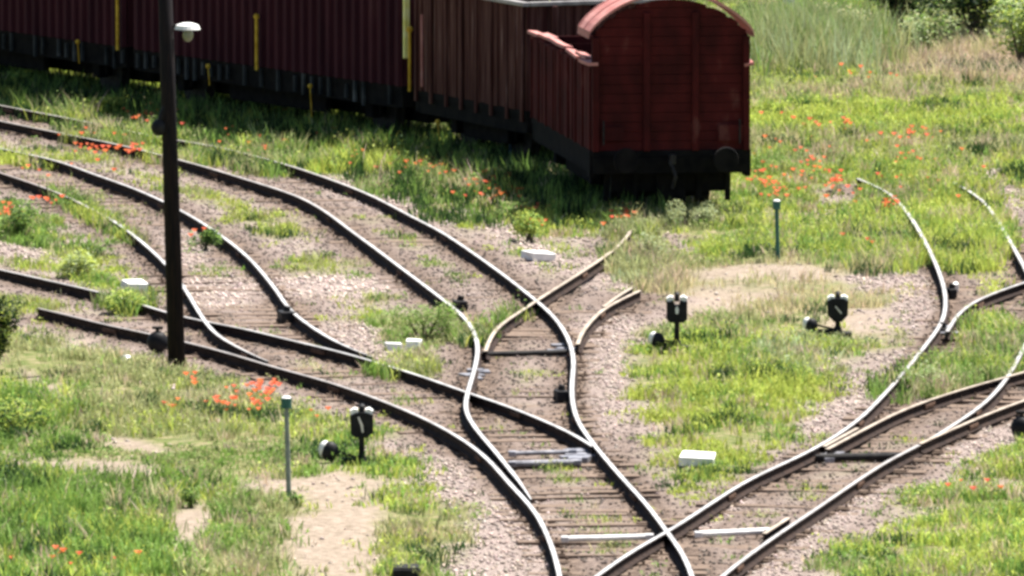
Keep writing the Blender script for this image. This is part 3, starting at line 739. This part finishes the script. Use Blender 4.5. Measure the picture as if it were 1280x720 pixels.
# ------------------------------------------------------------------ foliage builders
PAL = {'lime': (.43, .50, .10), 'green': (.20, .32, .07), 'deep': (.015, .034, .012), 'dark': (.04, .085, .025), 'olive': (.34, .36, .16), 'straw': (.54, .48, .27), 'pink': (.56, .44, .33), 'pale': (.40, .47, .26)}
def mesh_from(name, V, F, Ccol, mat, parent=None):
    me = bpy.data.meshes.new(name); me.vertices.add(len(V)); me.vertices.foreach_set('co', V.astype(np.float32).ravel())
    fill_faces(me, F)
    at = me.color_attributes.new('tint', 'FLOAT_COLOR', 'POINT')
    at.data.foreach_set('color', np.c_[Ccol, np.ones(len(Ccol))].astype(np.float32).ravel())
    me.materials.append(mat); return link_mesh(name, me, parent)
def blades(name, P, Hh, C, nb, spread, width, mat=None, bend=.45, parent=None):
    """P tuft roots (n,3), Hh heights, C colours: curved tapering blades"""
    n = len(P)
    if n == 0: return None
    k = n * nb
    p = np.repeat(P, nb, 0); hh = np.repeat(Hh, nb) * RNG.uniform(.45, 1.1, k); c = np.repeat(C, nb, 0) * RNG.uniform(.72, 1.28, (k, 1)) * RNG.uniform(.93, 1.07, (k, 3))
    sp = np.repeat(spread if np.ndim(spread) else np.full(n, spread), nb)
    p = p.copy(); p[:, 0] += RNG.normal(0, 1, k) * sp; p[:, 1] += RNG.normal(0, 1, k) * sp
    th = RNG.uniform(0, 2 * np.pi, k); lean = RNG.uniform(.05, bend, k) * hh
    L = np.stack([np.cos(th), np.sin(th)], 1) * lean[:, None]
    f = RNG.uniform(0, np.pi, k); w = np.repeat(width if np.ndim(width) else np.full(n, width), nb) * RNG.uniform(.6, 1.4, k)
    wv = np.stack([np.cos(f), np.sin(f)], 1) * w[:, None] * .5
    V = np.zeros((k, 5, 3)); z0 = p[:, 2] - .02
    V[:, 0, :2] = p[:, :2] - wv * .7; V[:, 1, :2] = p[:, :2] + wv * .7; V[:, 0, 2] = V[:, 1, 2] = z0
    mid = p[:, :2] + L * .35
    V[:, 2, :2] = mid + wv; V[:, 3, :2] = mid - wv; V[:, 2, 2] = V[:, 3, 2] = z0 + hh * .6
    V[:, 4, :2] = p[:, :2] + L; V[:, 4, 2] = z0 + hh
    b = np.arange(k)[:, None] * 5
    F = np.concatenate([b + [0, 1, 2], b + [0, 2, 3], b + [3, 2, 4]])
    return mesh_from(name, V.reshape(-1, 3), F, np.repeat(c, 5, 0), mat or M['plant'], parent)
def leaves(name, P, C, size, mat=None, parent=None, flat=.5, aspect=.55):
    """pointed leaves (diamond of two triangles, folded) at P"""
    k = len(P); th = RNG.uniform(0, 2 * np.pi, k); ph = RNG.normal(0, flat, k)
    d = np.stack([np.cos(th) * np.cos(ph), np.sin(th) * np.cos(ph), np.sin(ph)], 1)
    up = np.stack([RNG.normal(0, .5, k), RNG.normal(0, .5, k), np.ones(k)], 1)
    s = np.cross(d, up); s /= np.linalg.norm(s, axis=1)[:, None]; nrm = np.cross(s, d)
    sz = (size * RNG.uniform(.6, 1.35, k))[:, None]
    V = np.stack([P - d * sz * .5, P + s * sz * aspect * .5 + nrm * sz * .08, P + d * sz * .55, P - s * sz * aspect * .5 + nrm * sz * .08], 1)
    b = np.arange(k)[:, None] * 4; F = np.concatenate([b + [0, 1, 2], b + [0, 2, 3]])
    return mesh_from(name, V.reshape(-1, 3), F, np.repeat(C, 4, 0), mat or M['plant'], parent)
def shrub(px, py, w, h, label, cols=('green', 'lime'), n=1500, leaf=.07, lobes=9, name='shrub', cat='shrub', group='shrubs and weeds', dpt=None, stem=True, lo=.12):
    b0 = G(px, py, 0); b0.z = float(ground_z(np.array([b0.x]), np.array([b0.y]))[0])
    r = empty(name, b0, 0, label, cat, group); dpt = dpt or w
    cs = RNG.uniform(-1, 1, (lobes, 3)); cs[:, 0] *= w * .36; cs[:, 1] *= dpt * .36; cs[:, 2] = h * RNG.uniform(.3, .85, lobes); rad = RNG.uniform(.22, .42, lobes) * min(w, h * 1.3)
    which = RNG.integers(0, lobes, n); v = RNG.normal(0, 1, (n, 3)); v /= np.linalg.norm(v, axis=1)[:, None]
    P = cs[which] + v * (rad[which] * RNG.uniform(.45, 1.08, n) ** .8)[:, None]
    P[:, 2] = np.where(P[:, 2] < lo * h, RNG.uniform(.02, h * .5, n), P[:, 2])
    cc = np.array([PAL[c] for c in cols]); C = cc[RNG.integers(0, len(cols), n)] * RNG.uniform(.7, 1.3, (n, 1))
    leaves('foliage', P, C, leaf, parent=r)
    if stem:
        m = MB()
        for c_ in cs:
            m.cyl((0, 0, -.05), (c_[0] * .7, c_[1] * .7, c_[2]), .018 + h * .012, .006, 6)
        m.build('stems', M['bark'], r)
    return r

# ------------------------------------------------------------------ vegetation zones (photo plan): centre, radii, palette weights, height, density
ZONES = [
 ((900,530,140,80), dict(lime=.7, green=.25, olive=.05), 1.25, 1.6),
 ((830,610,60,40), dict(lime=.8, green=.2), 1.3, 1.6),
 ((100,665,170,55), dict(green=.55, lime=.35, dark=.1), 1.5, 1.5),
 ((50,565,80,22), dict(green=.6, dark=.3, lime=.1), 1.1, 1.2),
 ((40,515,50,26), dict(green=.5, lime=.4, dark=.1), 1.3, 1.2),
 ((160,455,140,30), dict(olive=.75, pale=.2, green=.05), .9, 1.3),
 ((270,525,150,26), dict(olive=.4, straw=.35, lime=.25), 1.0, 1.0),
 ((230,572,190,16), dict(olive=.4, green=.5), .5, 1.5),
 ((380,520,70,24), dict(lime=.7, green=.2, olive=.1), 1.1, 1.3),
 ((475,590,80,45), dict(lime=.55, green=.4, olive=.05), 1.2, 1.5),
 ((510,670,70,38), dict(lime=.4, straw=.35, olive=.25), .9, 1.1),
 ((320,680,60,40), dict(olive=.5, green=.3, straw=.2), 1.0, 1.2),
 ((1180,650,130,70), dict(lime=.55, green=.35, straw=.1), 1.1, 1.4),
 ((1200,690,60,24), dict(lime=.6, straw=.3, pink=.1), .9, 1.2),
 ((980,365,150,30), dict(straw=.45, pink=.4, olive=.15), .8, .55),
 ((1010,445,80,24), dict(pale=.5, lime=.35, olive=.15), 1.0, 1.4),
 ((1000,300,170,30), dict(lime=.45, olive=.35, green=.2), 1.0, 1.3),
 ((1210,320,70,60), dict(lime=.75, green=.25), 1.0, 1.3),
 ((1120,440,90,30), dict(olive=.5, lime=.3, green=.2), .8, .7),
 ((1170,490,60,25), dict(olive=.4, green=.4, lime=.2), .8, .9),
 ((1100,240,180,60), dict(lime=.5, green=.25, olive=.15, straw=.1), 1.2, 1.4),
 ((1100,190,200,16), dict(olive=.4, straw=.25, pink=.1, lime=.25), 1.2, 1.2),
 ((1120,150,200,20), dict(lime=.7, green=.2, straw=.1), 1.1, 1.4),
 ((1110,118,200,10), dict(olive=.45, lime=.35, pink=.2), 1.2, 1.3),
 ((1010,98,90,9), dict(lime=.8, green=.2), 1.2, 1.4),
 ((1175,92,140,20), dict(pink=.7, straw=.25, olive=.05), 1.6, 1.8), ((1130,122,120,8), dict(pink=.5, straw=.3, lime=.2), 1.2, 1.5),
 ((1120,66,160,12), dict(olive=.5, pale=.3, straw=.2), 2.2, 1.2),
 ((1010,58,80,30), dict(green=.75, olive=.25), 2.6, 1.5),
 ((330,150,220,22,12), dict(lime=.6, green=.25, olive=.15), 1.5, 1.5),
 ((60,110,90,18), dict(lime=.7, green=.3), 1.4, 1.6),
 ((450,185,70,24,15), dict(lime=.6, green=.3, olive=.1), 1.9, 1.5),
 ((580,215,110,22,18), dict(olive=.4, lime=.35, green=.2), 1.6, 1.5),
 ((690,225,90,30), dict(green=.5, dark=.5), 1.5, 1.5),  # dark share puts the red wagon's shadow into the grass colour
 ((700,285,70,20), dict(lime=.7, green=.3), 1.5, 1.5),
 ((820,300,70,26), dict(olive=.5, lime=.3, pale=.2), 1.5, 1.4),
 ((620,260,60,26,35), dict(lime=.5, olive=.4, straw=.1), 1.4, 1.3),
 ((60,205,110,12,14), dict(lime=.75, green=.25), 1.0, 1.2),
 ((330,285,90,20,35), dict(lime=.7, olive=.3), 1.1, 1.2),
 ((200,215,140,14,14), dict(lime=.5, olive=.4, straw=.1), 1.0, 1.2),
 ((140,255,80,14,25), dict(olive=.6, pale=.2, green=.2), .8, 1.0),
 ((60,285,90,30,20), dict(green=.5, lime=.4, dark=.1), 1.4, 1.4),
 ((120,345,70,18), dict(lime=.6, green=.4), 1.3, 1.3),
 ((40,385,50,16), dict(lime=.7, olive=.3), 1.1, 1.2),
 ((430,388,70,8), dict(lime=.8, green=.2), .9, 1.2),
 ((530,400,50,34), dict(olive=.5, green=.35, pale=.15), 1.6, 1.6),
 ((540,455,50,20), dict(lime=.4, olive=.5, straw=.1), 1.1, 1.3),
 ((650,460,60,26), dict(lime=.4, olive=.6), .4, .3),
 ((790,330,50,40), dict(olive=.6, pale=.3, green=.1), 1.2, 1.2),
]
OVERGROW = [(60,140,60,6,12),(110,163,60,5,12),(300,208,40,6,15),(375,212,25,8),(270,196,40,5,12),(470,238,20,6),(590,420,20,16),(1190,470,90,20,-15),(1210,300,50,40),(30,205,40,5,15),(120,275,60,8,30),(1150,262,62,46),(1100,300,60,40),(1215,260,30,30),(500,462,40,12),(160,384,30,10),(430,205,70,10),(250,200,60,8),(641,401,14,7),(1215,470,50,12),(150,178,60,6),(790,318,30,30),(330,195,40,8),(1130,235,40,14),(830,350,30,18),(1240,430,40,26)]
STRIP = [(60,135,90,14,6),(200,150,90,14,10),(330,172,110,16,14),(460,205,80,16,18),(560,232,60,12,22)]
keys = list(PAL)
def zone_fields(px, py):
    n = len(px); Wt = np.full((n, len(keys)), 1e-3)
    for k_, v_ in dict(lime=.35, green=.25, olive=.25, straw=.15).items(): Wt[:, keys.index(k_)] += v_ * .12
    hm = np.ones(n) * .12 * 1.0; dm = np.ones(n) * .12; tot = np.ones(n) * .12
    for b_, pal, hh, dd in ZONES:
        w = blob(px, py, b_)
        for k_, v_ in pal.items(): Wt[:, keys.index(k_)] += w * v_
        hm += w * hh; dm += w * dd; tot += w
    return Wt / Wt.sum(1, keepdims=True), hm / tot, dm / tot
def scatter(n, y0=134, y1=272, margin=190):
    y = RNG.uniform(y0, y1, n); half = (640 + margin) / FPX * y
    x = RNG.uniform(-1, 1, n) * half; keep = RNG.uniform(0, 1, n) < half / half.max()
    return x[keep], y[keep]
def train_dist(x, y):
    d = np.full(len(x), 99.0)
    for p in TRAIN[::2]: d = np.minimum(d, np.hypot(x - p[0], y - p[1]))
    return d
x, y = scatter(310000)
px, py, dr, bed, grav, dirt = ground_fields(x, y)
Wt, hm, dm = zone_fields(px, py)
clump = fbm(x, y, 1.1, 21); patch = fbm(x, y, 4.0, 31)
over = blobs(px, py, OVERGROW)
cover = np.maximum(np.maximum(np.clip(bed * 1.08, 0, .985), grav * .96), dirt * .9); cover = np.where(over > .3, cover * .3, cover); cover = np.where((clump > .66) & (dr > .5), cover * .85, cover)
prob = dm * np.clip(.55 + (clump - .45) * 3.2, .06, 1.6) * (1 - cover) * .80
prob *= 1 - .92 * blobs(px, py, BALD)
prob = np.where(over > .3, prob * 1.9, prob)
keep = (RNG.uniform(0, 1, len(x)) < prob) & ((dr > .14) | (over > .3))
x, y, px, py, dr, hm, clump, patch, over, Wt = [q[keep] for q in (x, y, px, py, dr, hm, clump, patch, over, Wt)]
print('tufts', len(x))
hm = np.where(over > .3, np.maximum(hm, 1.5), hm)
hgt = hm * RNG.uniform(.09, .22, len(x)) * np.clip(.55 + clump, .6, 1.5)
strip = blobs(px, py, STRIP)
hgt = hgt * (1 + 2.0 * strip * np.clip(train_dist(x, y) - 1.5, 0, .8))
cap = np.where(strip > .25, .58, 0); cap = np.where(over > .3, np.maximum(cap, .32), np.maximum(cap, .05 + .10 * dr))
hgt = hgt * (1 - .45 * blobs(px, py + 14, BALD))
hgt = np.minimum(hgt, cap * RNG.uniform(.7, 1.15, len(x)))
cum = np.cumsum(np.clip(Wt, 0, 1) ** 1.0, 1); u = RNG.uniform(0, 1, len(x))[:, None]
# neighbours tend to share a colour: bias the pick by patch noise
u = np.clip(u * .55 + (fbm(x, y, 1.5, 41)[:, None] - .22) * .8, 0, .9999)
pick = (cum < u).sum(1).clip(0, len(keys) - 1)
fl = (vnoise(x, y, .55, 77) > .74) | (RNG.uniform(0, 1, len(x)) < .04)
pick = np.where(fl & (RNG.uniform(0, 1, len(x)) < .6), np.where(RNG.uniform(0, 1, len(x)) < .5, keys.index('pink'), keys.index('straw')), pick)
fd = vnoise(x, y, .8, 91) > .76
pick = np.where(fd & (RNG.uniform(0, 1, len(x)) < .6), keys.index('dark'), pick)
hgt = hgt * np.clip(.55 + fbm(x, y, .7, 55) * 1.0, .5, 1.5)
C = np.array([PAL[k_] for k_ in keys])[pick] * (.8 + .4 * patch)[:, None]
Z = ground_z(x, y); P = np.stack([x, y, Z], 1)
dry = np.isin(pick, [keys.index('straw'), keys.index('pink')])
g = blades('meadow_grass', P[~dry], hgt[~dry], C[~dry], 9, .075, .020, bend=.75)
tag(g, 'green meadow grass and low weeds covering the ground between the tracks', 'grass', kind='stuff')
g = blades('dry_grass', P[dry], hgt[dry] * 1.15, C[dry], 8, .075, .016, bend=.7)
tag(g, 'straw coloured dry grass in patches among the green', 'grass', kind='stuff')
# broad leaved low weeds
sel = (~dry) & (RNG.uniform(0, 1, len(x)) < .35) & (hgt > .07)
Pw = np.repeat(P[sel], 7, 0); k = len(Pw); Pw = Pw + np.c_[RNG.normal(0, .07, (k, 2)), RNG.uniform(.03, 1, k) * np.repeat(hgt[sel], 7)]
g = leaves('leafy_weeds', Pw, np.repeat(C[sel], 7, 0) * RNG.uniform(.75, 1.3, (k, 1)), .05)
tag(g, 'broad leaved weeds mixed into the grass', 'weeds', kind='stuff')

# ballast stones
x, y = scatter(520000)
px, py, dr, bed, grav, dirt = ground_fields(x, y)
four = np.clip(1.3 - dr * 1.2, 0, 1)
keep = (RNG.uniform(0, 1, len(x)) < np.maximum(bed * (.62 - .18 * four), np.maximum(grav * .9, dirt * .03)))
pale_ = blobs(px, py, PALE); x, y, four, grav, bed, dirt, pale_ = [q[keep] for q in (x, y, four, grav, bed, dirt, pale_)]
n = len(x); s = RNG.uniform(.012, .034, n) * (1 + .3 * grav * RNG.uniform(0, 1, n)) * (1 - .2 * four)
OCT = np.array([(1, 0, 0), (0, 1, 0), (-1, 0, 0), (0, -1, 0), (0, 0, 1), (0, 0, -1)], float)
V = OCT[None] * s[:, None, None] * RNG.uniform(.6, 1.35, (n, 6, 1)) + RNG.normal(0, .25, (n, 6, 3)) * s[:, None, None]
V[:, :, 2] *= .8; V += np.stack([x, y, ground_z(x, y) + s * .3], 1)[:, None]
FO = np.array([(0, 1, 4), (1, 2, 4), (2, 3, 4), (3, 0, 4), (1, 0, 5), (2, 1, 5), (3, 2, 5), (0, 3, 5)])
F_ = (np.arange(n)[:, None, None] * 6 + FO[None]).reshape(-1, 3)
base_c = np.array([.33, .268, .235]) * (1 - four * (1 - grav) * .74)[:, None] * (1 + .3 * grav * (1 - .5 * four))[:, None]
Cc = base_c * RNG.uniform(.5, 1.4, (n, 1)) * RNG.uniform(.94, 1.06, (n, 3)) * (1 + .45 * pale_)[:, None]
g = mesh_from('ballast_stones', V.reshape(-1, 3), F_, np.repeat(np.clip(Cc, 0, .78), 6, 0), M['stone'])
tag(g, 'pinkish grey ballast stones along and between the rails', 'gravel', kind='stuff')

# poppies
POP = [(325,488,20,7,34),(300,506,34,9,26),(210,508,10,4,8),(240,484,8,3,6),(8,266,16,7,25),(62,250,20,6,12),(130,185,34,4,25),(165,187,10,4,12),(190,142,30,8,26),(212,122,30,5,14),(330,140,50,6,12),
       (545,212,50,7,30),(610,228,34,9,50),(630,243,24,5,30),(665,262,24,7,26),(668,278,14,4,12),(775,270,22,8,26),(955,222,20,9,26),(985,238,26,9,16),(1045,227,7,4,16),(1022,210,24,8,16),(1100,215,120,40,24),(1000,180,60,40,20),(1112,256,10,3,12),(1040,158,20,5,10),
       (1145,170,24,5,14),(1130,203,30,5,8),(1085,97,60,5,10),(60,697,90,10,6),(110,704,70,8,5),(300,160,60,8,10),(400,178,60,8,12),(470,196,50,10,14),(140,170,50,6,8),(260,140,40,6,8),(405,513,10,3,4),(1215,610,30,5,6),(1060,240,80,24,12),(300,180,60,8,10),(70,215,60,10,8),(250,292,14,6,6),(1070,300,40,10,4),(930,190,24,14,8)]
PP = []
for cx, cy, rx, ry, n in POP:
    for _ in range(int(n * .95)):
        q = G(cx + random.gauss(0, rx * .6), cy + random.gauss(0, ry * .6) + 12, 0); PP.append((q.x, q.y))
PP = np.array(PP); n = len(PP); zz0 = ground_z(PP[:, 0], PP[:, 1]); hp = RNG.uniform(.12, .24, n)
c0 = np.stack([PP[:, 0], PP[:, 1], zz0 + hp], 1)
V = []; F_ = []
pet = 5; rad = RNG.uniform(.026, .058, n)
ang = RNG.uniform(0, 6.28, n)
Vp = np.zeros((n, 1 + pet * 2, 3)); Vp[:, 0] = c0
for j in range(pet * 2):
    a_ = ang + j * math.pi / pet; rr = rad * (1.0 if j % 2 else .82)
    Vp[:, 1 + j, 0] = c0[:, 0] + np.cos(a_) * rr; Vp[:, 1 + j, 1] = c0[:, 1] + np.sin(a_) * rr; Vp[:, 1 + j, 2] = c0[:, 2] + rad * (.85 if j % 2 else .95)
fo = np.array([(0, 1 + j, 1 + (j + 1) % (pet * 2)) for j in range(pet * 2)])
Cp = np.array([.78, .14, .06]) * RNG.uniform(.75, 1.1, (n, 1)) + RNG.uniform(0, .07, (n, 3)) * [0, 1, .6]
g = mesh_from('poppy_flowers', Vp.reshape(-1, 3), (np.arange(n)[:, None, None] * (1 + pet * 2) + fo[None]).reshape(-1, 3), np.repeat(Cp, 1 + pet * 2, 0), M['petal'])
tag(g, 'orange red poppies scattered through the meadow grass', 'flowers', kind='stuff')
st = blades('poppy_stems', np.stack([PP[:, 0], PP[:, 1], zz0], 1), hp, np.tile(np.array(PAL['olive']), (n, 1)), 3, .012, .010, bend=.12)
tag(st, 'thin green stems of the poppies', 'stems', kind='stuff')

# weeds close to the goods train, its shade also put into their dark greens
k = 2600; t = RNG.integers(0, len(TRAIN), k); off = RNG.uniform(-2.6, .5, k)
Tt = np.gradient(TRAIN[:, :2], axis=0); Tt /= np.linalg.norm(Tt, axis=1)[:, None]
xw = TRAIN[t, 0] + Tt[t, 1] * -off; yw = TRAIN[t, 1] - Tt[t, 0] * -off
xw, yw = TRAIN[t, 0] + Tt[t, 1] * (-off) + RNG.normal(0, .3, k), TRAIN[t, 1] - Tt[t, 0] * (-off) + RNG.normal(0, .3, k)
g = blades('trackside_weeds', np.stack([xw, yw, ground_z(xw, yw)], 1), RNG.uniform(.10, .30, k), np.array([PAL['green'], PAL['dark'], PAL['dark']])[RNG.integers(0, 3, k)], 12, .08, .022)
tag(g, 'taller weeds along the foot of the parked goods train', 'weeds', kind='stuff')

k = 3000; t = RNG.integers(0, len(TRAIN), k); off = RNG.uniform(-1.1, 1.4, k)  # extra weeds, coloured dark to hide the lit grass behind the train
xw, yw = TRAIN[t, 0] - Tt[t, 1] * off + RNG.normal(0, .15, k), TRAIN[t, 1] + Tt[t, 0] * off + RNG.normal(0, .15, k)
g = blades('shade_fill_weeds', np.stack([xw, yw, ground_z(xw, yw)], 1), RNG.uniform(.18, .55, k), np.array([PAL['green'], PAL['dark'], PAL['deep']])[RNG.integers(0, 3, k)], 11, .09, .024)
tag(g, 'weeds added between the wheels, painted dark to deepen the shade under the train', 'weeds', kind='stuff')
# ------------------------------------------------------------------ single shrubs and plants
shrub(862, 283, .95, .34, 'round pale green cushion plant in front of the red wagon', ('pale', 'olive'), 2600, .035, 7)
shrub(122, 148, .62, .40, 'bright green bushy weed between the pole and the upper left rails', ('lime', 'lime', 'green'), 900, .075, 7)
shrub(150, 146, .45, .34, 'lower bright green weed right against the bushy one left of the pole', ('lime', 'green'), 600, .07, 6)
shrub(25, 118, .60, .36, 'bright green bushy weed at the far upper left', ('lime', 'green', 'green'), 900, .075, 7)
shrub(255, 312, .45, .40, 'dark green weed between the second track rails right of the pole', ('green', 'dark'), 700, .06, 6)
shrub(90, 345, .8, .40, 'pale green leafy clump above the lower left rail', ('pale', 'lime'), 1200, .06, 8)
shrub(155, 392, .7, .36, 'bright weed spilling over the lower left rail', ('lime', 'green'), 1100, .055, 8)
shrub(20, 300, .7, .50, 'dark green weed at the left edge among poppies', ('green', 'dark', 'green'), 1100, .06, 7)
shrub(662, 300, .55, .45, 'small green tuft beside the white slab and poppies', ('green', 'lime'), 800, .06, 6)
shrub(645, 275, .6, .4, 'olive weed at the edge of the train shadow', ('green', 'olive'), 800, .06, 6)
shrub(530, 425, 1.1, .5, 'broad olive bush in the middle between the two white slabs and the centre rail', ('olive', 'green', 'green'), 2600, .045, 12)
shrub(600, 280-40, .5, .3, 'low weed among the poppies below the open wagon', ('olive', 'green'), 500, .05, 6)
shrub(1150, 488, .6, .35, 'grey green weed between the right hand rails', ('green', 'pale', 'olive'), 900, .045, 7)
shrub(240, 640, .3, .22, 'small dark weed on the lawn at bottom left', ('dark', 'green'), 300, .05, 5)
shrub(25, 545, .9, .5, 'leafy dark weed near the left edge below the footpath', ('green', 'dark', 'lime'), 1300, .06, 8)
shrub(372, 638, .30, .20, 'tuft of weed at the foot of the tall thin post', ('green', 'dark'), 260, .05, 5)
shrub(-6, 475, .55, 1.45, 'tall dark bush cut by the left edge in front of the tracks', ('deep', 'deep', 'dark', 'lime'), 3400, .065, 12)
shrub(815, 330, .5, .5, 'wispy grey green plant where the rusty rail disappears', ('pale', 'olive'), 600, .045, 8)
# background bushes and trees at the top right
GB = 'bushes at the back of the meadow'  # near-black leaves of the dark bushes carry the shadows between shrubs
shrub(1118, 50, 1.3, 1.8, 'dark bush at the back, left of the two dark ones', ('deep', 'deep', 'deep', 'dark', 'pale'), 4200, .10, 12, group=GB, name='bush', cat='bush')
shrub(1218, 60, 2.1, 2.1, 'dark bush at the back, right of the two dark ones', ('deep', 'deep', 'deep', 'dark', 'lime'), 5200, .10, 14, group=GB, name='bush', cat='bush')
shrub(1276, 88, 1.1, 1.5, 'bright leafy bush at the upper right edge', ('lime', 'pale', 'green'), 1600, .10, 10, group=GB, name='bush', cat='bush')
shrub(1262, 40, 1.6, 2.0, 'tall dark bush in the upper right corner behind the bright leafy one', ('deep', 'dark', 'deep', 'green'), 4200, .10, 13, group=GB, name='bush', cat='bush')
shrub(1165, 66, 1.1, .9, 'low pale bush between the two dark bushes', ('pale', 'olive', 'green'), 1300, .08, 9, group=GB, name='bush', cat='bush')
shrub(1060, 72, 1.2, .9, 'pale flowering bush right of the reeds', ('pale', 'olive', 'straw'), 1800, .06, 10, group=GB, name='bush', cat='bush')
k = 4200; q = [G(1008 + random.gauss(0, 40), 74 + random.gauss(0, 9), 0) for _ in range(k)]
xr = np.array([v.x for v in q]); yr = np.array([v.y for v in q])
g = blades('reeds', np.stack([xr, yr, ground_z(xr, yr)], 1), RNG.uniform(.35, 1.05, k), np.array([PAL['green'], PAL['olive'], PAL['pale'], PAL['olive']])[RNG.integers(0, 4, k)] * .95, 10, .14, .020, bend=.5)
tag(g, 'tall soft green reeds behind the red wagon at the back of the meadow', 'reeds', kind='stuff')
shrub(955, 60, 1.2, .6, 'brownish low bush behind the red wagon roof', ('olive', 'pink', 'green'), 1400, .06, 10, group=GB, name='bush', cat='bush')
def tree(px, py, dy, h, crown, label, cols):
    b0 = G(px, py, 0); b0.y += dy; b0.x *= (b0.y / (b0.y - dy)); b0.z = float(ground_z(np.array([b0.x]), np.array([b0.y]))[0])
    r = empty('tree', b0, 0, label, 'tree', 'trees beyond the meadow')
    m = MB(); m.cyl((0, 0, -.2), (.1, 0, h * .45), .16, .10, 10)
    lobes = 22; cs = RNG.normal(0, 1, (lobes, 3)) * [crown * .42, crown * .42, h * .17]; cs[:, 2] += h * .62
    for c_ in cs[:12]: m.cyl((.05, 0, h * .3), c_, .06, .015, 6)
    m.build('trunk', M['bark'], r)
    n = 9000; which = RNG.integers(0, lobes, n); v = RNG.normal(0, 1, (n, 3)); v /= np.linalg.norm(v, axis=1)[:, None]
    P = cs[which] + v * (RNG.uniform(.5, 1.0, lobes)[which] * crown * .3 * RNG.uniform(.5, 1.05, n))[:, None]
    cc = np.array([PAL[c] for c in cols])
    leaves('crown', P, cc[RNG.integers(0, len(cols), n)] * RNG.uniform(.7, 1.3, (n, 1)), .16, parent=r)
    return r
tree(1100, 20, 8, 5.5, 2.6, 'tree behind the left dark bush', ('dark', 'green'))
tree(1205, 20, 7, 6.0, 2.6, 'tree behind the right dark bush', ('dark', 'green', 'green'))
tree(960, 10, 12, 5.0, 2.2, 'tree beyond the red wagon roof', ('green', 'dark'))
tree(1290, 30, 6, 5.0, 2.0, 'tree beyond the upper right edge', ('green', 'dark'))
tree(700, 10, 30, 7.0, 3.0, 'tree hidden behind the open wagon', ('green', 'dark'))
tree(300, 10, 30, 7.0, 3.0, 'tree hidden behind the tall plum wagons', ('green', 'dark'))
# white box by the reeds
b0 = G(986, 28, 0); m = MB(); m.box((0, 0, .45), (.24, .3, .62), bev=.02); o = m.build('white_cabinet', M['white']); o.location = b0
tag(o, 'small white cabinet half hidden behind the reeds at the top', 'cabinet')
